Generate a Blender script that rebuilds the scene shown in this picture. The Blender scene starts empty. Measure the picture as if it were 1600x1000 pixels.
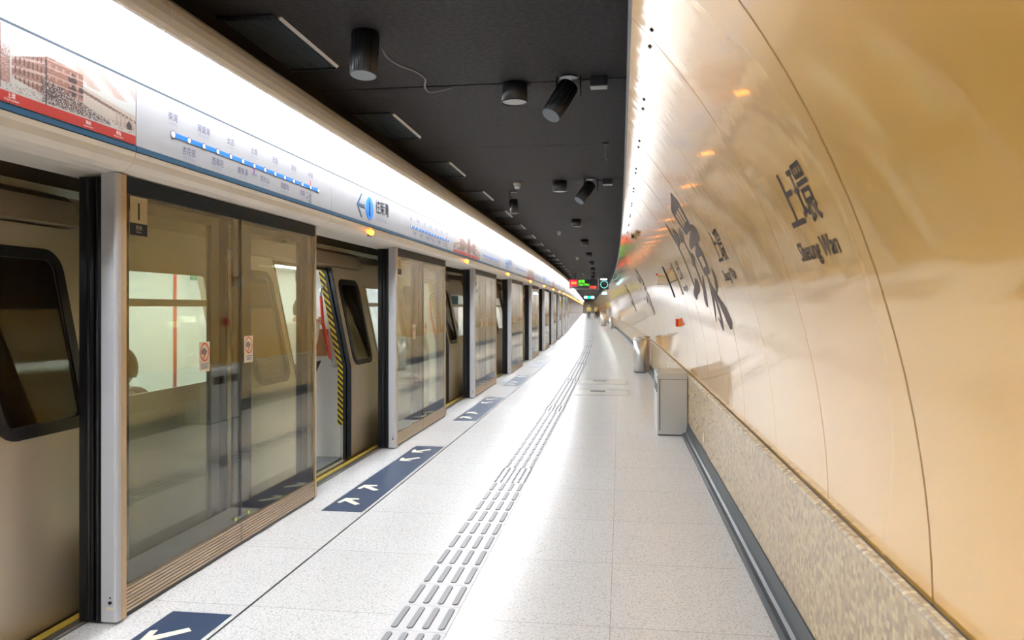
import bpy, bmesh, math, random
from mathutils import Vector, Matrix
import numpy as np
random.seed(7)
PI = math.pi
SC = bpy.context.scene
COL = SC.collection

# ------------------------------------------------------------------ camera, world, exposure
YAW = math.atan(170 / 1190)
cd = bpy.data.cameras.new('camera')
cam = bpy.data.objects.new('camera', cd)
COL.objects.link(cam)
cam.location = (0, 0, 1.5)
cam.rotation_euler = (PI / 2, 0, YAW)
cd.sensor_width = 36
cd.lens = 36 * 1190 / 1600
cd.shift_y = -20 / 1600
cd.clip_start = 0.02
cd.clip_end = 400
cd.dof.use_dof = True
cd.dof.focus_distance = 5.2
cd.dof.aperture_fstop = 3.2
SC.camera = cam

wd = bpy.data.worlds.new('world')
SC.world = wd
wd.use_nodes = True
wd.node_tree.nodes['Background'].inputs[0].default_value = (0.8, 0.9, 1.0, 1)
wd.node_tree.nodes['Background'].inputs[1].default_value = 0.15

SC.view_settings.view_transform = 'Standard'
SC.view_settings.look = 'None'
SC.view_settings.gamma = 1.0
SC.view_settings.exposure = 0.0
SC.view_settings.use_curve_mapping = False
LED_POWER = 62.0
TRAIN_POWER = 20.0
SC.cycles.use_denoising = True
SC.cycles.max_bounces = 10
SC.cycles.diffuse_bounces = 5
SC.cycles.glossy_bounces = 5
SC.cycles.transmission_bounces = 6
SC.cycles.transparent_max_bounces = 40
SC.cycles.sample_clamp_indirect = 12.0
SC.cycles.blur_glossy = 0.5

# ------------------------------------------------------------------ the curve of the platform
PER = 4.52            # one door bay
S0, S1 = -7.0, 182.0


def off(s):
    if s < 5:
        return 0.0
    if s < 47:
        return -(s - 5) ** 2 / 2000
    return -(42 ** 2) / 2000 - .042 * (s - 47)


def slope(s):
    return 0.0 if s < 5 else (-(s - 5) / 1000 if s < 47 else -.042)


def W(s, x, z=0.0):
    m = slope(s)
    k = 1 / math.sqrt(1 + m * m)
    return Vector((off(s) + x * k, s - x * m * k, z))


def ang(s):
    return math.atan(-slope(s))


# ------------------------------------------------------------------ materials
def mat(name, col, rough=.5, metal=0.0, coat=0.0, emis=None, estr=0.0, spec=.5, bump=None, aniso=0.0):
    m = bpy.data.materials.new(name)
    m.use_nodes = True
    nt = m.node_tree
    b = nt.nodes['Principled BSDF']
    b.inputs['Base Color'].default_value = (*col, 1)
    b.inputs['Roughness'].default_value = rough
    b.inputs['Metallic'].default_value = metal
    b.inputs['Coat Weight'].default_value = coat
    b.inputs['Coat Roughness'].default_value = .06
    b.inputs['Specular IOR Level'].default_value = spec
    b.inputs['Anisotropic'].default_value = aniso
    if emis:
        b.inputs['Emission Color'].default_value = (*emis, 1)
        b.inputs['Emission Strength'].default_value = estr
    # faint procedural wear so that no surface is perfectly even
    tc = nt.nodes.new('ShaderNodeTexCoord')
    nz = nt.nodes.new('ShaderNodeTexNoise')
    nz.inputs['Scale'].default_value = bump[0] if bump else 6.0
    nz.inputs['Detail'].default_value = 6
    nt.links.new(tc.outputs['Object'], nz.inputs['Vector'])
    if bump:
        bp = nt.nodes.new('ShaderNodeBump')
        bp.inputs['Strength'].default_value = bump[1]
        bp.inputs['Distance'].default_value = bump[2]
        nt.links.new(nz.outputs['Fac'], bp.inputs['Height'])
        nt.links.new(bp.outputs['Normal'], b.inputs['Normal'])
    else:
        mx = nt.nodes.new('ShaderNodeMix')
        mx.data_type = 'RGBA'
        mx.inputs[6].default_value = (*[c * .93 for c in col], 1)
        mx.inputs[7].default_value = (*[min(1, c * 1.05) for c in col], 1)
        nt.links.new(nz.outputs['Fac'], mx.inputs[0])
        nt.links.new(mx.outputs[2], b.inputs['Base Color'])
    return m


def N(nt, typ, **kw):
    n = nt.nodes.new(typ)
    for k, v in kw.items():
        setattr(n, k, v)
    return n


def mathn(nt, op, a, b=None, c=None):
    n = nt.nodes.new('ShaderNodeMath')
    n.operation = op
    for i, v in enumerate((a, b, c)):
        if v is None:
            continue
        if isinstance(v, (int, float)):
            n.inputs[i].default_value = v
        else:
            nt.links.new(v, n.inputs[i])
    return n.outputs[0]


def line_mask(nt, coord, period, phase, half):
    """1 inside the joint, 0 elsewhere"""
    a = mathn(nt, 'ADD', coord, -phase + 1000 * period)
    f = mathn(nt, 'MODULO', a, period)
    d = mathn(nt, 'MINIMUM', f, mathn(nt, 'SUBTRACT', period, f))
    return mathn(nt, 'LESS_THAN', d, half)


def mixc(nt, fac, a, b):
    n = nt.nodes.new('ShaderNodeMix')
    n.data_type = 'RGBA'
    for i, v in ((0, fac), (6, a), (7, b)):
        if isinstance(v, tuple):
            n.inputs[i].default_value = (*v, 1)
        elif isinstance(v, (int, float)):
            n.inputs[i].default_value = v
        else:
            nt.links.new(v, n.inputs[i])
    return n.outputs[2]


def floor_mat():
    m = bpy.data.materials.new('terrazzo')
    m.use_nodes = True
    nt = m.node_tree
    b = nt.nodes['Principled BSDF']
    uv = N(nt, 'ShaderNodeUVMap')
    sx = N(nt, 'ShaderNodeSeparateXYZ')
    nt.links.new(uv.outputs[0], sx.inputs[0])
    n1 = N(nt, 'ShaderNodeTexNoise'); n1.inputs['Scale'].default_value = 95; n1.inputs['Detail'].default_value = 4; n1.inputs['Roughness'].default_value = .75
    n2 = N(nt, 'ShaderNodeTexVoronoi'); n2.inputs['Scale'].default_value = 150
    n3 = N(nt, 'ShaderNodeTexNoise'); n3.inputs['Scale'].default_value = 1.3
    for n in (n1, n2, n3):
        nt.links.new(uv.outputs[0], n.inputs['Vector'])
    r1 = N(nt, 'ShaderNodeValToRGB')
    r1.color_ramp.elements[0].position = .36; r1.color_ramp.elements[0].color = (.47, .47, .47, 1)
    r1.color_ramp.elements[1].position = .6; r1.color_ramp.elements[1].color = (.70, .70, .71, 1)
    nt.links.new(n1.outputs['Fac'], r1.inputs[0])
    sp = N(nt, 'ShaderNodeSeparateColor')
    nt.links.new(n2.outputs['Color'], sp.inputs[0])
    dk = mathn(nt, 'LESS_THAN', sp.outputs[0], .13)
    c = mixc(nt, mathn(nt, 'MULTIPLY', dk, .42), r1.outputs[0], (.20, .19, .18))
    # each slab a touch different
    ci = N(nt, 'ShaderNodeTexWhiteNoise', noise_dimensions='2D')
    cx = N(nt, 'ShaderNodeCombineXYZ')
    nt.links.new(mathn(nt, 'FLOOR', mathn(nt, 'DIVIDE', mathn(nt, 'ADD', sx.outputs[0], 1.85), .9)), cx.inputs[0])
    nt.links.new(mathn(nt, 'FLOOR', mathn(nt, 'DIVIDE', sx.outputs[1], .9)), cx.inputs[1])
    nt.links.new(cx.outputs[0], ci.inputs['Vector'])
    c = mixc(nt, mathn(nt, 'MULTIPLY', ci.outputs[0], .10), c, (.40, .39, .37))
    j1 = line_mask(nt, sx.outputs[1], .9, 0, .0022)
    j2 = line_mask(nt, sx.outputs[0], .9, -1.85 + .9, .0015)
    j3 = mathn(nt, 'LESS_THAN', mathn(nt, 'ABSOLUTE', mathn(nt, 'ADD', sx.outputs[0], 1.845)), .007)
    c = mixc(nt, mathn(nt, 'MULTIPLY', mathn(nt, 'MAXIMUM', j1, j2), .55), c, (.12, .11, .10))
    c = mixc(nt, j3, c, (.06, .06, .065))
    nt.links.new(c, b.inputs['Base Color'])
    b.inputs['Roughness'].default_value = .235
    b.inputs['Specular IOR Level'].default_value = .55
    bp = N(nt, 'ShaderNodeBump'); bp.inputs['Strength'].default_value = .06; bp.inputs['Distance'].default_value = .002
    nt.links.new(n1.outputs['Fac'], bp.inputs['Height'])
    nt.links.new(bp.outputs['Normal'], b.inputs['Normal'])
    return m


def mosaic_mat():
    m = bpy.data.materials.new('mosaic_tile')
    m.use_nodes = True
    nt = m.node_tree
    b = nt.nodes['Principled BSDF']
    uv = N(nt, 'ShaderNodeUVMap')
    sx = N(nt, 'ShaderNodeSeparateXYZ')
    nt.links.new(uv.outputs[0], sx.inputs[0])
    P = .0235
    wn = N(nt, 'ShaderNodeTexWhiteNoise', noise_dimensions='2D')
    cx = N(nt, 'ShaderNodeCombineXYZ')
    nt.links.new(mathn(nt, 'FLOOR', mathn(nt, 'DIVIDE', sx.outputs[0], P)), cx.inputs[0])
    nt.links.new(mathn(nt, 'FLOOR', mathn(nt, 'DIVIDE', sx.outputs[1], P)), cx.inputs[1])
    nt.links.new(cx.outputs[0], wn.inputs['Vector'])
    r = N(nt, 'ShaderNodeValToRGB')
    els = r.color_ramp.elements
    els[0].position = 0; els[0].color = (.31, .215, .12, 1)
    els[1].position = 1; els[1].color = (.66, .49, .26, 1)
    e = els.new(.35); e.color = (.46, .325, .18, 1)
    e = els.new(.7); e.color = (.54, .40, .22, 1)
    nt.links.new(wn.outputs[0], r.inputs[0])
    g = mathn(nt, 'MAXIMUM', line_mask(nt, sx.outputs[0], P, 0, .0011), line_mask(nt, sx.outputs[1], P, 0, .0011))
    c = mixc(nt, mathn(nt, 'MULTIPLY', g, .75), r.outputs[0], (.16, .11, .075))
    nt.links.new(c, b.inputs['Base Color'])
    nt.links.new(mathn(nt, 'MULTIPLY_ADD', g, .4, .22), b.inputs['Roughness'])
    bp = N(nt, 'ShaderNodeBump'); bp.inputs['Strength'].default_value = .5; bp.inputs['Distance'].default_value = .001
    bp.invert = True
    nt.links.new(g, bp.inputs['Height'])
    nt.links.new(bp.outputs['Normal'], b.inputs['Normal'])
    return m


def gold_mat():
    m = bpy.data.materials.new('gold_enamel')
    m.use_nodes = True
    nt = m.node_tree
    b = nt.nodes['Principled BSDF']
    b.inputs['Base Color'].default_value = (.80, .45, .10, 1)
    b.inputs['Metallic'].default_value = .45
    b.inputs['Roughness'].default_value = .26
    b.inputs['Coat Weight'].default_value = .8
    b.inputs['Coat Roughness'].default_value = .05
    b.inputs['Coat IOR'].default_value = 1.65
    uv = N(nt, 'ShaderNodeUVMap')
    mp = N(nt, 'ShaderNodeMapping')
    mp.inputs['Scale'].default_value = (.35, 3.4, 1)
    nt.links.new(uv.outputs[0], mp.inputs['Vector'])
    nz = N(nt, 'ShaderNodeTexNoise'); nz.inputs['Scale'].default_value = 1.5; nz.inputs['Detail'].default_value = 2
    nt.links.new(mp.outputs[0], nz.inputs['Vector'])
    fine = N(nt, 'ShaderNodeTexNoise'); fine.inputs['Scale'].default_value = 260; fine.inputs['Detail'].default_value = 2
    nt.links.new(uv.outputs[0], fine.inputs['Vector'])
    h = mathn(nt, 'ADD', nz.outputs['Fac'], mathn(nt, 'MULTIPLY', fine.outputs['Fac'], .012))
    bp = N(nt, 'ShaderNodeBump'); bp.inputs['Strength'].default_value = 1.0; bp.inputs['Distance'].default_value = .0007
    nt.links.new(h, bp.inputs['Height'])
    nt.links.new(bp.outputs['Normal'], b.inputs['Normal'])
    nt.links.new(bp.outputs['Normal'], b.inputs['Coat Normal'])
    return m


def ceiling_mat():
    m = bpy.data.materials.new('sprayed_ceiling')
    m.use_nodes = True
    nt = m.node_tree
    b = nt.nodes['Principled BSDF']
    b.inputs['Roughness'].default_value = .75
    uv = N(nt, 'ShaderNodeUVMap')
    mp = N(nt, 'ShaderNodeMapping'); mp.inputs['Scale'].default_value = (1.0, 1.8, 1)
    nt.links.new(uv.outputs[0], mp.inputs['Vector'])
    nz = N(nt, 'ShaderNodeTexNoise'); nz.inputs['Scale'].default_value = 26; nz.inputs['Detail'].default_value = 9; nz.inputs['Roughness'].default_value = .7
    nt.links.new(mp.outputs[0], nz.inputs['Vector'])
    rc = N(nt, 'ShaderNodeValToRGB')
    rc.color_ramp.elements[0].position = .40; rc.color_ramp.elements[0].color = (.006, .005, .007, 1)
    rc.color_ramp.elements[1].position = .66; rc.color_ramp.elements[1].color = (.040, .031, .029, 1)  # shade in the pores painted into the colour, following the bump noise
    nt.links.new(nz.outputs['Fac'], rc.inputs[0])
    c = rc.outputs[0]
    nt.links.new(c, b.inputs['Base Color'])
    bp = N(nt, 'ShaderNodeBump'); bp.inputs['Strength'].default_value = 1; bp.inputs['Distance'].default_value = .03
    nt.links.new(nz.outputs['Fac'], bp.inputs['Height'])
    nt.links.new(bp.outputs['Normal'], b.inputs['Normal'])
    return m


def glass_mat(name, tint, ior=1.5):
    m = bpy.data.materials.new(name)
    m.use_nodes = True
    nt = m.node_tree
    nt.nodes.clear()
    out = N(nt, 'ShaderNodeOutputMaterial')
    tr = N(nt, 'ShaderNodeBsdfTransparent'); tr.inputs[0].default_value = (*tint, 1)
    gl = N(nt, 'ShaderNodeBsdfGlossy'); gl.inputs['Roughness'].default_value = .015
    gl.inputs['Color'].default_value = (1, 1, 1, 1)
    # the same reflectance on the way out of the pane as on the way in
    geo = N(nt, 'ShaderNodeNewGeometry')
    fr = N(nt, 'ShaderNodeFresnel')
    nt.links.new(mathn(nt, 'MULTIPLY_ADD', geo.outputs['Backfacing'], 1 / ior - ior, ior), fr.inputs['IOR'])
    mx = N(nt, 'ShaderNodeMixShader')
    nt.links.new(fr.outputs[0], mx.inputs[0])
    nt.links.new(tr.outputs[0], mx.inputs[1])
    nt.links.new(gl.outputs[0], mx.inputs[2])
    nt.links.new(mx.outputs[0], out.inputs['Surface'])
    return m


def hazard_mat():
    m = bpy.data.materials.new('hazard_stripes')
    m.use_nodes = True
    nt = m.node_tree
    b = nt.nodes['Principled BSDF']
    tc = N(nt, 'ShaderNodeTexCoord')
    sx = N(nt, 'ShaderNodeSeparateXYZ')
    nt.links.new(tc.outputs['Object'], sx.inputs[0])
    v = mathn(nt, 'ADD', sx.outputs[2], mathn(nt, 'MULTIPLY', sx.outputs[0], 1.0))
    f = mathn(nt, 'LESS_THAN', mathn(nt, 'MODULO', mathn(nt, 'ADD', v, 10), .056), .027)
    nt.links.new(mixc(nt, f, (.80, .58, .02), (.015, .015, .012)), b.inputs['Base Color'])
    b.inputs['Roughness'].default_value = .45
    return m


def emit_mat(name, col, s):
    m = bpy.data.materials.new(name)
    m.use_nodes = True
    nt = m.node_tree
    nt.nodes.clear()
    out = N(nt, 'ShaderNodeOutputMaterial')
    e = N(nt, 'ShaderNodeEmission')
    e.inputs[0].default_value = (*col, 1)
    e.inputs[1].default_value = s
    nt.links.new(e.outputs[0], out.inputs[0])
    return m


def art_mat():
    m = bpy.data.materials.new('printed_picture')
    m.use_nodes = True
    nt = m.node_tree
    b = nt.nodes['Principled BSDF']
    a = N(nt, 'ShaderNodeVertexColor')
    a.layer_name = 'ink'
    nt.links.new(a.outputs[0], b.inputs['Base Color'])
    b.inputs['Roughness'].default_value = .35
    return m


M = dict(
    floor=floor_mat(), mosaic=mosaic_mat(), gold=gold_mat(), ceil=ceiling_mat(),
    glass=glass_mat('screen_glass', (.935, .955, .90)),
    wglass=glass_mat('window_glass', (.94, .955, .94)),
    dglass=glass_mat('dark_window_glass', (.45, .42, .34)),
    hazard=hazard_mat(), art=art_mat(),
    steel=mat('brushed_steel', (.66, .65, .63), .34, .75, bump=(180, .05, .001), aniso=.4),
    grey_metal=mat('grey_painted_metal', (.56, .57, .62), .38, .2),
    bronze=mat('bronze_aluminium', (.62, .46, .28), .38, .25),
    kick=mat('ribbed_aluminium', (.55, .45, .34), .45, .25),
    black=mat('black_rubber', (.008, .009, .013), .30),
    navy=mat('navy_frame', (.010, .022, .038), .5, spec=.25),
    frit=mat('dark_frit', (.030, .025, .020), .06, spec=.5),
    cream=mat('cream_cover', (.82, .77, .69), .35),
    white=mat('white_panel', (.82, .82, .82), .35),
    signw=mat('sign_white', (.35, .35, .37), .30),
    stripe=mat('sign_navy', (.012, .07, .14), .35),
    blue=mat('line_blue', (.0, .17, .62), .4),
    ink=mat('dark_blue_ink', (.03, .035, .12), .5),
    inkg=mat('grey_blue_ink', (.20, .24, .36), .5),
    brown=mat('brown_ink', (.055, .028, .018), .45),
    brush=mat('brush_brown_ink', (.05, .026, .016), .5),
    red=mat('red_paint', (.55, .012, .02), .35),
    redpole=mat('red_pole', (.62, .06, .035), .3),
    orange=mat('orange_print', (.8, .2, .02), .4),
    green=mat('green_print', (.02, .35, .2), .4),
    purple=mat('purple_print', (.25, .04, .35), .4),
    dado=mat('slate_skirting', (.022, .030, .037), .42),
    yellow=mat('yellow_edge', (.50, .36, .05), .45),
    steeledge=mat('edge_steel', (.20, .19, .17), .4, .7),
    mat_blue=mat('blue_floor_mat', (.028, .05, .105), .35),
    arrow=mat('cream_arrow', (.72, .70, .55), .45),
    tact=mat('tactile_base', (.40, .40, .42), .4),
    bar=mat('tactile_bar', (.13, .135, .145), .45),
    train=mat('train_body', (.60, .53, .42), .34, .4),
    trainhi=mat('train_cover', (.40, .34, .26), .42, .2),
    tint=mat('train_lining', (.82, .84, .84), .4),
    tfloor=mat('train_floor', (.22, .25, .28), .35),
    seat=mat('steel_seat', (.50, .52, .54), .25, .8),
    fixture=mat('black_fixture', (.022, .023, .027), .35),
    fixtureb=mat('grey_lens', (.16, .18, .20), .4),
    lens=mat('pale_lens', (.35, .35, .34), .4),
    cable=mat('grey_cable', (.16, .16, .16), .5),
    ventedge=mat('vent_edge', (.65, .63, .60), .4),
    vent=mat('vent_slats', (.05, .07, .085), .4),
    plastic=mat('cream_plastic', (.62, .55, .42), .5),
    dark=mat('dark_void', (.01, .011, .014), .9),
    backing=mat('dark_backing', (.02, .012, .004), .8),
    led=emit_mat('led_diffuser', (.93, .965, 1.0), LED_POWER),
    tled=emit_mat('train_light', (.93, 1.0, .98), TRAIN_POWER),
    amber=emit_mat('amber_lamp', (1.0, .24, .01), 24),
    ledred=emit_mat('led_red', (1.0, .08, .05), 2.2),
    ledpink=emit_mat('led_pink', (1.0, .03, .08), 1.3),
    ledgreen=emit_mat('led_green', (.18, 1.0, .05), 1.5),
    ledcyan=emit_mat('led_cyan', (.3, 1.0, .9), 2.2),
    signlit=emit_mat('lit_sign', (.6, .95, 1.0), 3.5),
    exitlit=emit_mat('exit_sign_green', (.0, .8, .35), 2.6),
    clockw=emit_mat('clock_light', (.7, .85, 1.0), 3.0),
    plate=mat('cream_plate', (.50, .43, .25), .4),
    sticker=mat('sticker_paper', (.72, .64, .46), .5),
    skin=mat('skin', (.58, .33, .23), .5),
    hair=mat('black_hair', (.015, .012, .012), .5),
    shirt=mat('white_shirt', (.70, .68, .64), .8, bump=(40, .3, .01)),
    yvest=mat('yellow_vest', (.75, .72, .16), .7),
    trouser=mat('navy_trousers', (.015, .02, .04), .8),
    kraft=mat('kraft_paper', (.42, .25, .13), .7, bump=(30, .2, .004)),
    sepia=mat('sepia_cloth', (.25, .13, .09), .8),
)


# ------------------------------------------------------------------ mesh helpers
class MB:
    def __init__(s):
        s.v = []; s.f = []; s.uv = []; s.sm = []

    def poly(s, pts, uv=None, smooth=False):
        b = len(s.v)
        s.v += [tuple(p) for p in pts]
        s.f.append(tuple(range(b, b + len(pts))))
        s.uv.append(uv); s.sm.append(smooth)
        return s

    def box(s, x0, x1, y0, y1, z0, z1, bev=0.0):
        if bev:
            bm = bmesh.new()
            bmesh.ops.create_cube(bm, size=1)
            for v in bm.verts:
                v.co = Vector(((x0 + x1) / 2 + v.co.x * (x1 - x0), (y0 + y1) / 2 + v.co.y * (y1 - y0), (z0 + z1) / 2 + v.co.z * (z1 - z0)))
            bmesh.ops.bevel(bm, geom=bm.edges[:], offset=bev, segments=2, profile=.5, affect='EDGES')
            s.bm(bm)
            return s
        b = len(s.v)
        s.v += [(x, y, z) for z in (z0, z1) for y in (y0, y1) for x in (x0, x1)]
        for f in ((0, 2, 3, 1), (4, 5, 7, 6), (0, 1, 5, 4), (2, 6, 7, 3), (0, 4, 6, 2), (1, 3, 7, 5)):
            s.f.append(tuple(b + i for i in f)); s.uv.append(None); s.sm.append(False)
        return s

    def bm(s, bm, mtx=None, smooth=False):
        b = len(s.v)
        bm.verts.ensure_lookup_table()
        for v in bm.verts:
            s.v.append(tuple(mtx @ v.co if mtx else v.co))
        for f in bm.faces:
            s.f.append(tuple(b + v.index for v in f.verts)); s.uv.append(None); s.sm.append(smooth)
        bm.free()
        return s

    def cyl(s, p0, p1, r0, r1=None, n=24, caps=True, smooth=True):
        r1 = r0 if r1 is None else r1
        p0, p1 = Vector(p0), Vector(p1)
        d = (p1 - p0).normalized()
        a = d.orthogonal().normalized(); c = d.cross(a)
        b = len(s.v)
        for p, r in ((p0, r0), (p1, r1)):
            for i in range(n):
                t = 2 * PI * i / n
                s.v.append(tuple(p + a * (r * math.cos(t)) + c * (r * math.sin(t))))
        for i in range(n):
            j = (i + 1) % n
            s.f.append((b + i, b + j, b + n + j, b + n + i)); s.uv.append(None); s.sm.append(smooth)
        if caps:
            s.f.append(tuple(b + i for i in reversed(range(n)))); s.uv.append(None); s.sm.append(False)
            s.f.append(tuple(b + n + i for i in range(n))); s.uv.append(None); s.sm.append(False)
        return s

    def tube(s, pts, r, n=10):
        pts = [Vector(p) for p in pts]
        rings = []
        prev = None
        for i, p in enumerate(pts):
            d = (pts[min(i + 1, len(pts) - 1)] - pts[max(i - 1, 0)]).normalized()
            a = d.orthogonal().normalized() if prev is None else (prev - d * prev.dot(d)).normalized()
            prev = a
            c = d.cross(a)
            b = len(s.v)
            for k in range(n):
                t = 2 * PI * k / n
                s.v.append(tuple(p + a * (r * math.cos(t)) + c * (r * math.sin(t))))
            rings.append(b)
        for b0, b1 in zip(rings, rings[1:]):
            for k in range(n):
                j = (k + 1) % n
                s.f.append((b0 + k, b0 + j, b1 + j, b1 + k)); s.uv.append(None); s.sm.append(True)
        for b0 in (rings[0], rings[-1]):
            s.f.append(tuple(b0 + k for k in range(n))); s.uv.append(None); s.sm.append(False)
        return s

    def prism(s, prof, y0, y1, smooth=False, axis='y'):
        """closed outline in x,z pushed along y (axis 'x': outline in y,z pushed along x; 'z': outline in x,y pushed up)"""
        n = len(prof)
        b = len(s.v)
        for t in (y0, y1):
            for a, c in prof:
                s.v.append((a, t, c) if axis == 'y' else ((t, a, c) if axis == 'x' else (a, c, t)))
        for i in range(n):
            j = (i + 1) % n
            s.f.append((b + i, b + j, b + n + j, b + n + i)); s.uv.append(None); s.sm.append(smooth)
        s.f.append(tuple(b + i for i in reversed(range(n)))); s.uv.append(None); s.sm.append(False)
        s.f.append(tuple(b + n + i for i in range(n))); s.uv.append(None); s.sm.append(False)
        return s

    def sweep(s, prof, s0, s1, step=1.5, closed=False, smooth=False, caps=False):
        """outline in x,z swept along the platform's curve; uv in metres (outline length, distance)"""
        ss = np.linspace(s0, s1, max(2, int(math.ceil((s1 - s0) / step)) + 1))
        L = [0]
        pr = list(prof) + ([prof[0]] if closed else [])
        for p, q in zip(pr, pr[1:]):
            L.append(L[-1] + math.hypot(q[0] - p[0], q[1] - p[1]))
        n = len(prof)
        base = len(s.v)
        for t in ss:
            for x, z in prof:
                s.v.append(tuple(W(t, x, z)))
        for i in range(len(ss) - 1):
            for k in range(n if closed else n - 1):
                k2 = (k + 1) % n
                a, b_, c, d = base + i * n + k, base + i * n + k2, base + (i + 1) * n + k2, base + (i + 1) * n + k
                s.f.append((a, b_, c, d))
                s.uv.append(((L[k], ss[i]), (L[k + 1], ss[i]), (L[k + 1], ss[i + 1]), (L[k], ss[i + 1])))
                s.sm.append(smooth)
        if caps and closed:
            s.f.append(tuple(base + k for k in range(n))); s.uv.append(None); s.sm.append(False)
            e = base + (len(ss) - 1) * n
            s.f.append(tuple(e + k for k in reversed(range(n)))); s.uv.append(None); s.sm.append(False)
        return s

    def build(s, name, m, parent=None, fix=True):
        me = bpy.data.meshes.new(name)
        me.from_pydata(s.v, [], s.f)
        if any(u is not None for u in s.uv):
            ul = me.uv_layers.new(name='UVMap')
            for p, u in zip(me.polygons, s.uv):
                if u:
                    for li, q in zip(p.loop_indices, u):
                        ul.data[li].uv = q
        for p, q in zip(me.polygons, s.sm):
            p.use_smooth = q
        if fix:
            bm = bmesh.new(); bm.from_mesh(me)
            bmesh.ops.recalc_face_normals(bm, faces=bm.faces[:])
            bm.to_mesh(me); bm.free()
        me.materials.append(m)
        o = bpy.data.objects.new(name, me)
        COL.objects.link(o)
        if parent:
            o.parent = parent
        return o


def tag(o, label=None, cat=None, group=None, kind=None):
    if label: o['label'] = label
    if cat: o['category'] = cat
    if group: o['group'] = group
    if kind: o['kind'] = kind
    return o


def thing(name, label, cat, loc=(0, 0, 0), rz=0, group=None):
    o = bpy.data.objects.new(name, None)
    o.empty_display_size = .1
    COL.objects.link(o)
    o.location = loc
    o.rotation_euler = (0, 0, rz)
    return tag(o, label, cat, group)


def struct(o):
    o['kind'] = 'structure'
    return o


def kids(o):
    return [c for c in bpy.data.objects if c.parent == o]


def dup(root, loc, rz=None, label=None, group=None):
    def rec(o, par):
        c = o.copy()
        COL.objects.link(c)
        c.parent = par
        for k in KM.get(o.name, []):
            rec(k, c)
        return c
    KM = {}
    for o in bpy.data.objects:
        if o.parent:
            KM.setdefault(o.parent.name, []).append(o)
    r = rec(root, None)
    r.location = loc
    if rz is not None:
        r.rotation_euler = (0, 0, rz)
    if label: r['label'] = label
    if group: r['group'] = group
    elif 'group' in r and group is None and label:
        pass
    return r


_tc = {}


def text_polys(body, size, font_scale_x=1.0, align='LEFT'):
    """vertices and faces of a line of text lying in the plane, baseline at 0"""
    key = (body, align)
    if key not in _tc:
        cu = bpy.data.curves.new('t', 'FONT')
        cu.body = body
        cu.size = 1
        cu.align_x = align
        cu.resolution_u = 3
        o = bpy.data.objects.new('t', cu)
        COL.objects.link(o)
        dg = bpy.context.evaluated_depsgraph_get()
        me = bpy.data.meshes.new_from_object(o.evaluated_get(dg))
        _tc[key] = ([(v.co.x, v.co.y) for v in me.vertices], [tuple(p.vertices) for p in me.polygons])
        bpy.data.objects.remove(o); bpy.data.curves.remove(cu); bpy.data.meshes.remove(me)
    vs, fs = _tc[key]
    return [(x * size * font_scale_x, y * size) for x, y in vs], fs


def add_text(mb, body, size, fn, sx=1.0, align='CENTER', bold=0.0):
    """fn maps the text plane's (a, b) to a point"""
    for da, db in ([(0, 0)] if not bold else [(0, 0), (bold, 0), (0, bold), (bold, bold)]):
        vs, fs = text_polys(body, size, sx, align)
        b = len(mb.v)
        mb.v += [tuple(fn(a + da, c + db)) for a, c in vs]
        for f in fs:
            mb.f.append(tuple(b + i for i in f)); mb.uv.append(None); mb.sm.append(False)


ORD = ['nearest', 'second', 'third', 'fourth', 'fifth', 'sixth', 'seventh', 'eighth', 'ninth', 'tenth', 'eleventh', 'twelfth']

# ------------------------------------------------------------------ floor and far ends
b = MB(); b.sweep([(-2.56, 0), (-1.09, 0)], S0, S1, 1.5)
b.sweep([(-1.09, 0), (-.79, 0)], S0, S1, 1.5); b.sweep([(-.79, 0), (.74, 0)], S0, S1, 1.5)
for i, u in enumerate(b.uv):       # floor uv: lateral metres, distance
    dx = -2.56 if u and i < (len(b.uv) // 3) else (-1.09 if i < 2 * len(b.uv) // 3 else -.79)
    b.uv[i] = tuple((a + dx, c) for a, c in u)
struct(b.build('floor', M['floor'], fix=False))
for p in bpy.data.objects['floor'].data.polygons:
    pass
b = MB(); b.sweep([(-2.56, 0), (-2.56, -1.1), (-6.6, -1.1)], S0, S1, 3)
struct(b.build('floor_trackbed', M['dark']))
b = MB(); b.sweep([(-2.575, .004), (-2.575, -.03), (-2.535, -.03), (-2.535, .004)], S0, S1, 1.5, closed=True)
b.sweep([(-2.525, .003), (-2.525, -.01), (-2.512, -.01), (-2.512, .003)], S0, S1, 1.5, closed=True)
struct(b.build('trim_1', M['steeledge']))
b = MB(); b.sweep([(-2.625, .006), (-2.625, -.12), (-2.577, -.12), (-2.577, .006)], S0, S1, 1.5, closed=True)
struct(b.build('trim_2', M['yellow']))

# ceiling with recessed joints
CZ = 3.2
b = MB()
CJ = 5.72
k0 = int(math.floor((S0 - CJ) / 2.26))
k = k0
while CJ + 2.26 * k < S1:
    a0, a1 = max(S0, CJ + 2.26 * k + .011), min(S1, CJ + 2.26 * (k + 1) - .011)
    b.sweep([(-2.9, CZ), (.35, CZ)], a0, a1, 2.3)
    k += 1
struct(b.build('ceiling', M['ceil'], fix=False))
b = MB(); b.sweep([(-2.9, CZ + .06), (.35, CZ + .06)], S0, S1, 3)
struct(b.build('ceiling_backing', M['dark'], fix=False))
b = MB(); b.sweep([(-2.6, CZ), (-2.6, 2.6), (-3.9, 3.0), (-6.6, 3.0), (-6.6, -1.1)], S0, S1, 3)
struct(b.build('wall_trackside', M['dark'], fix=False))
b = MB()
for s in (S0, S1):
    b.poly([W(s, -6.6, -1.1), W(s, 1.0, -1.1), W(s, 1.0, 3.3), W(s, -6.6, 3.3)])
o = b.build('wall_end', mat('end_wall', (.30, .26, .19), .6), fix=False)
struct(o)

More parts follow.
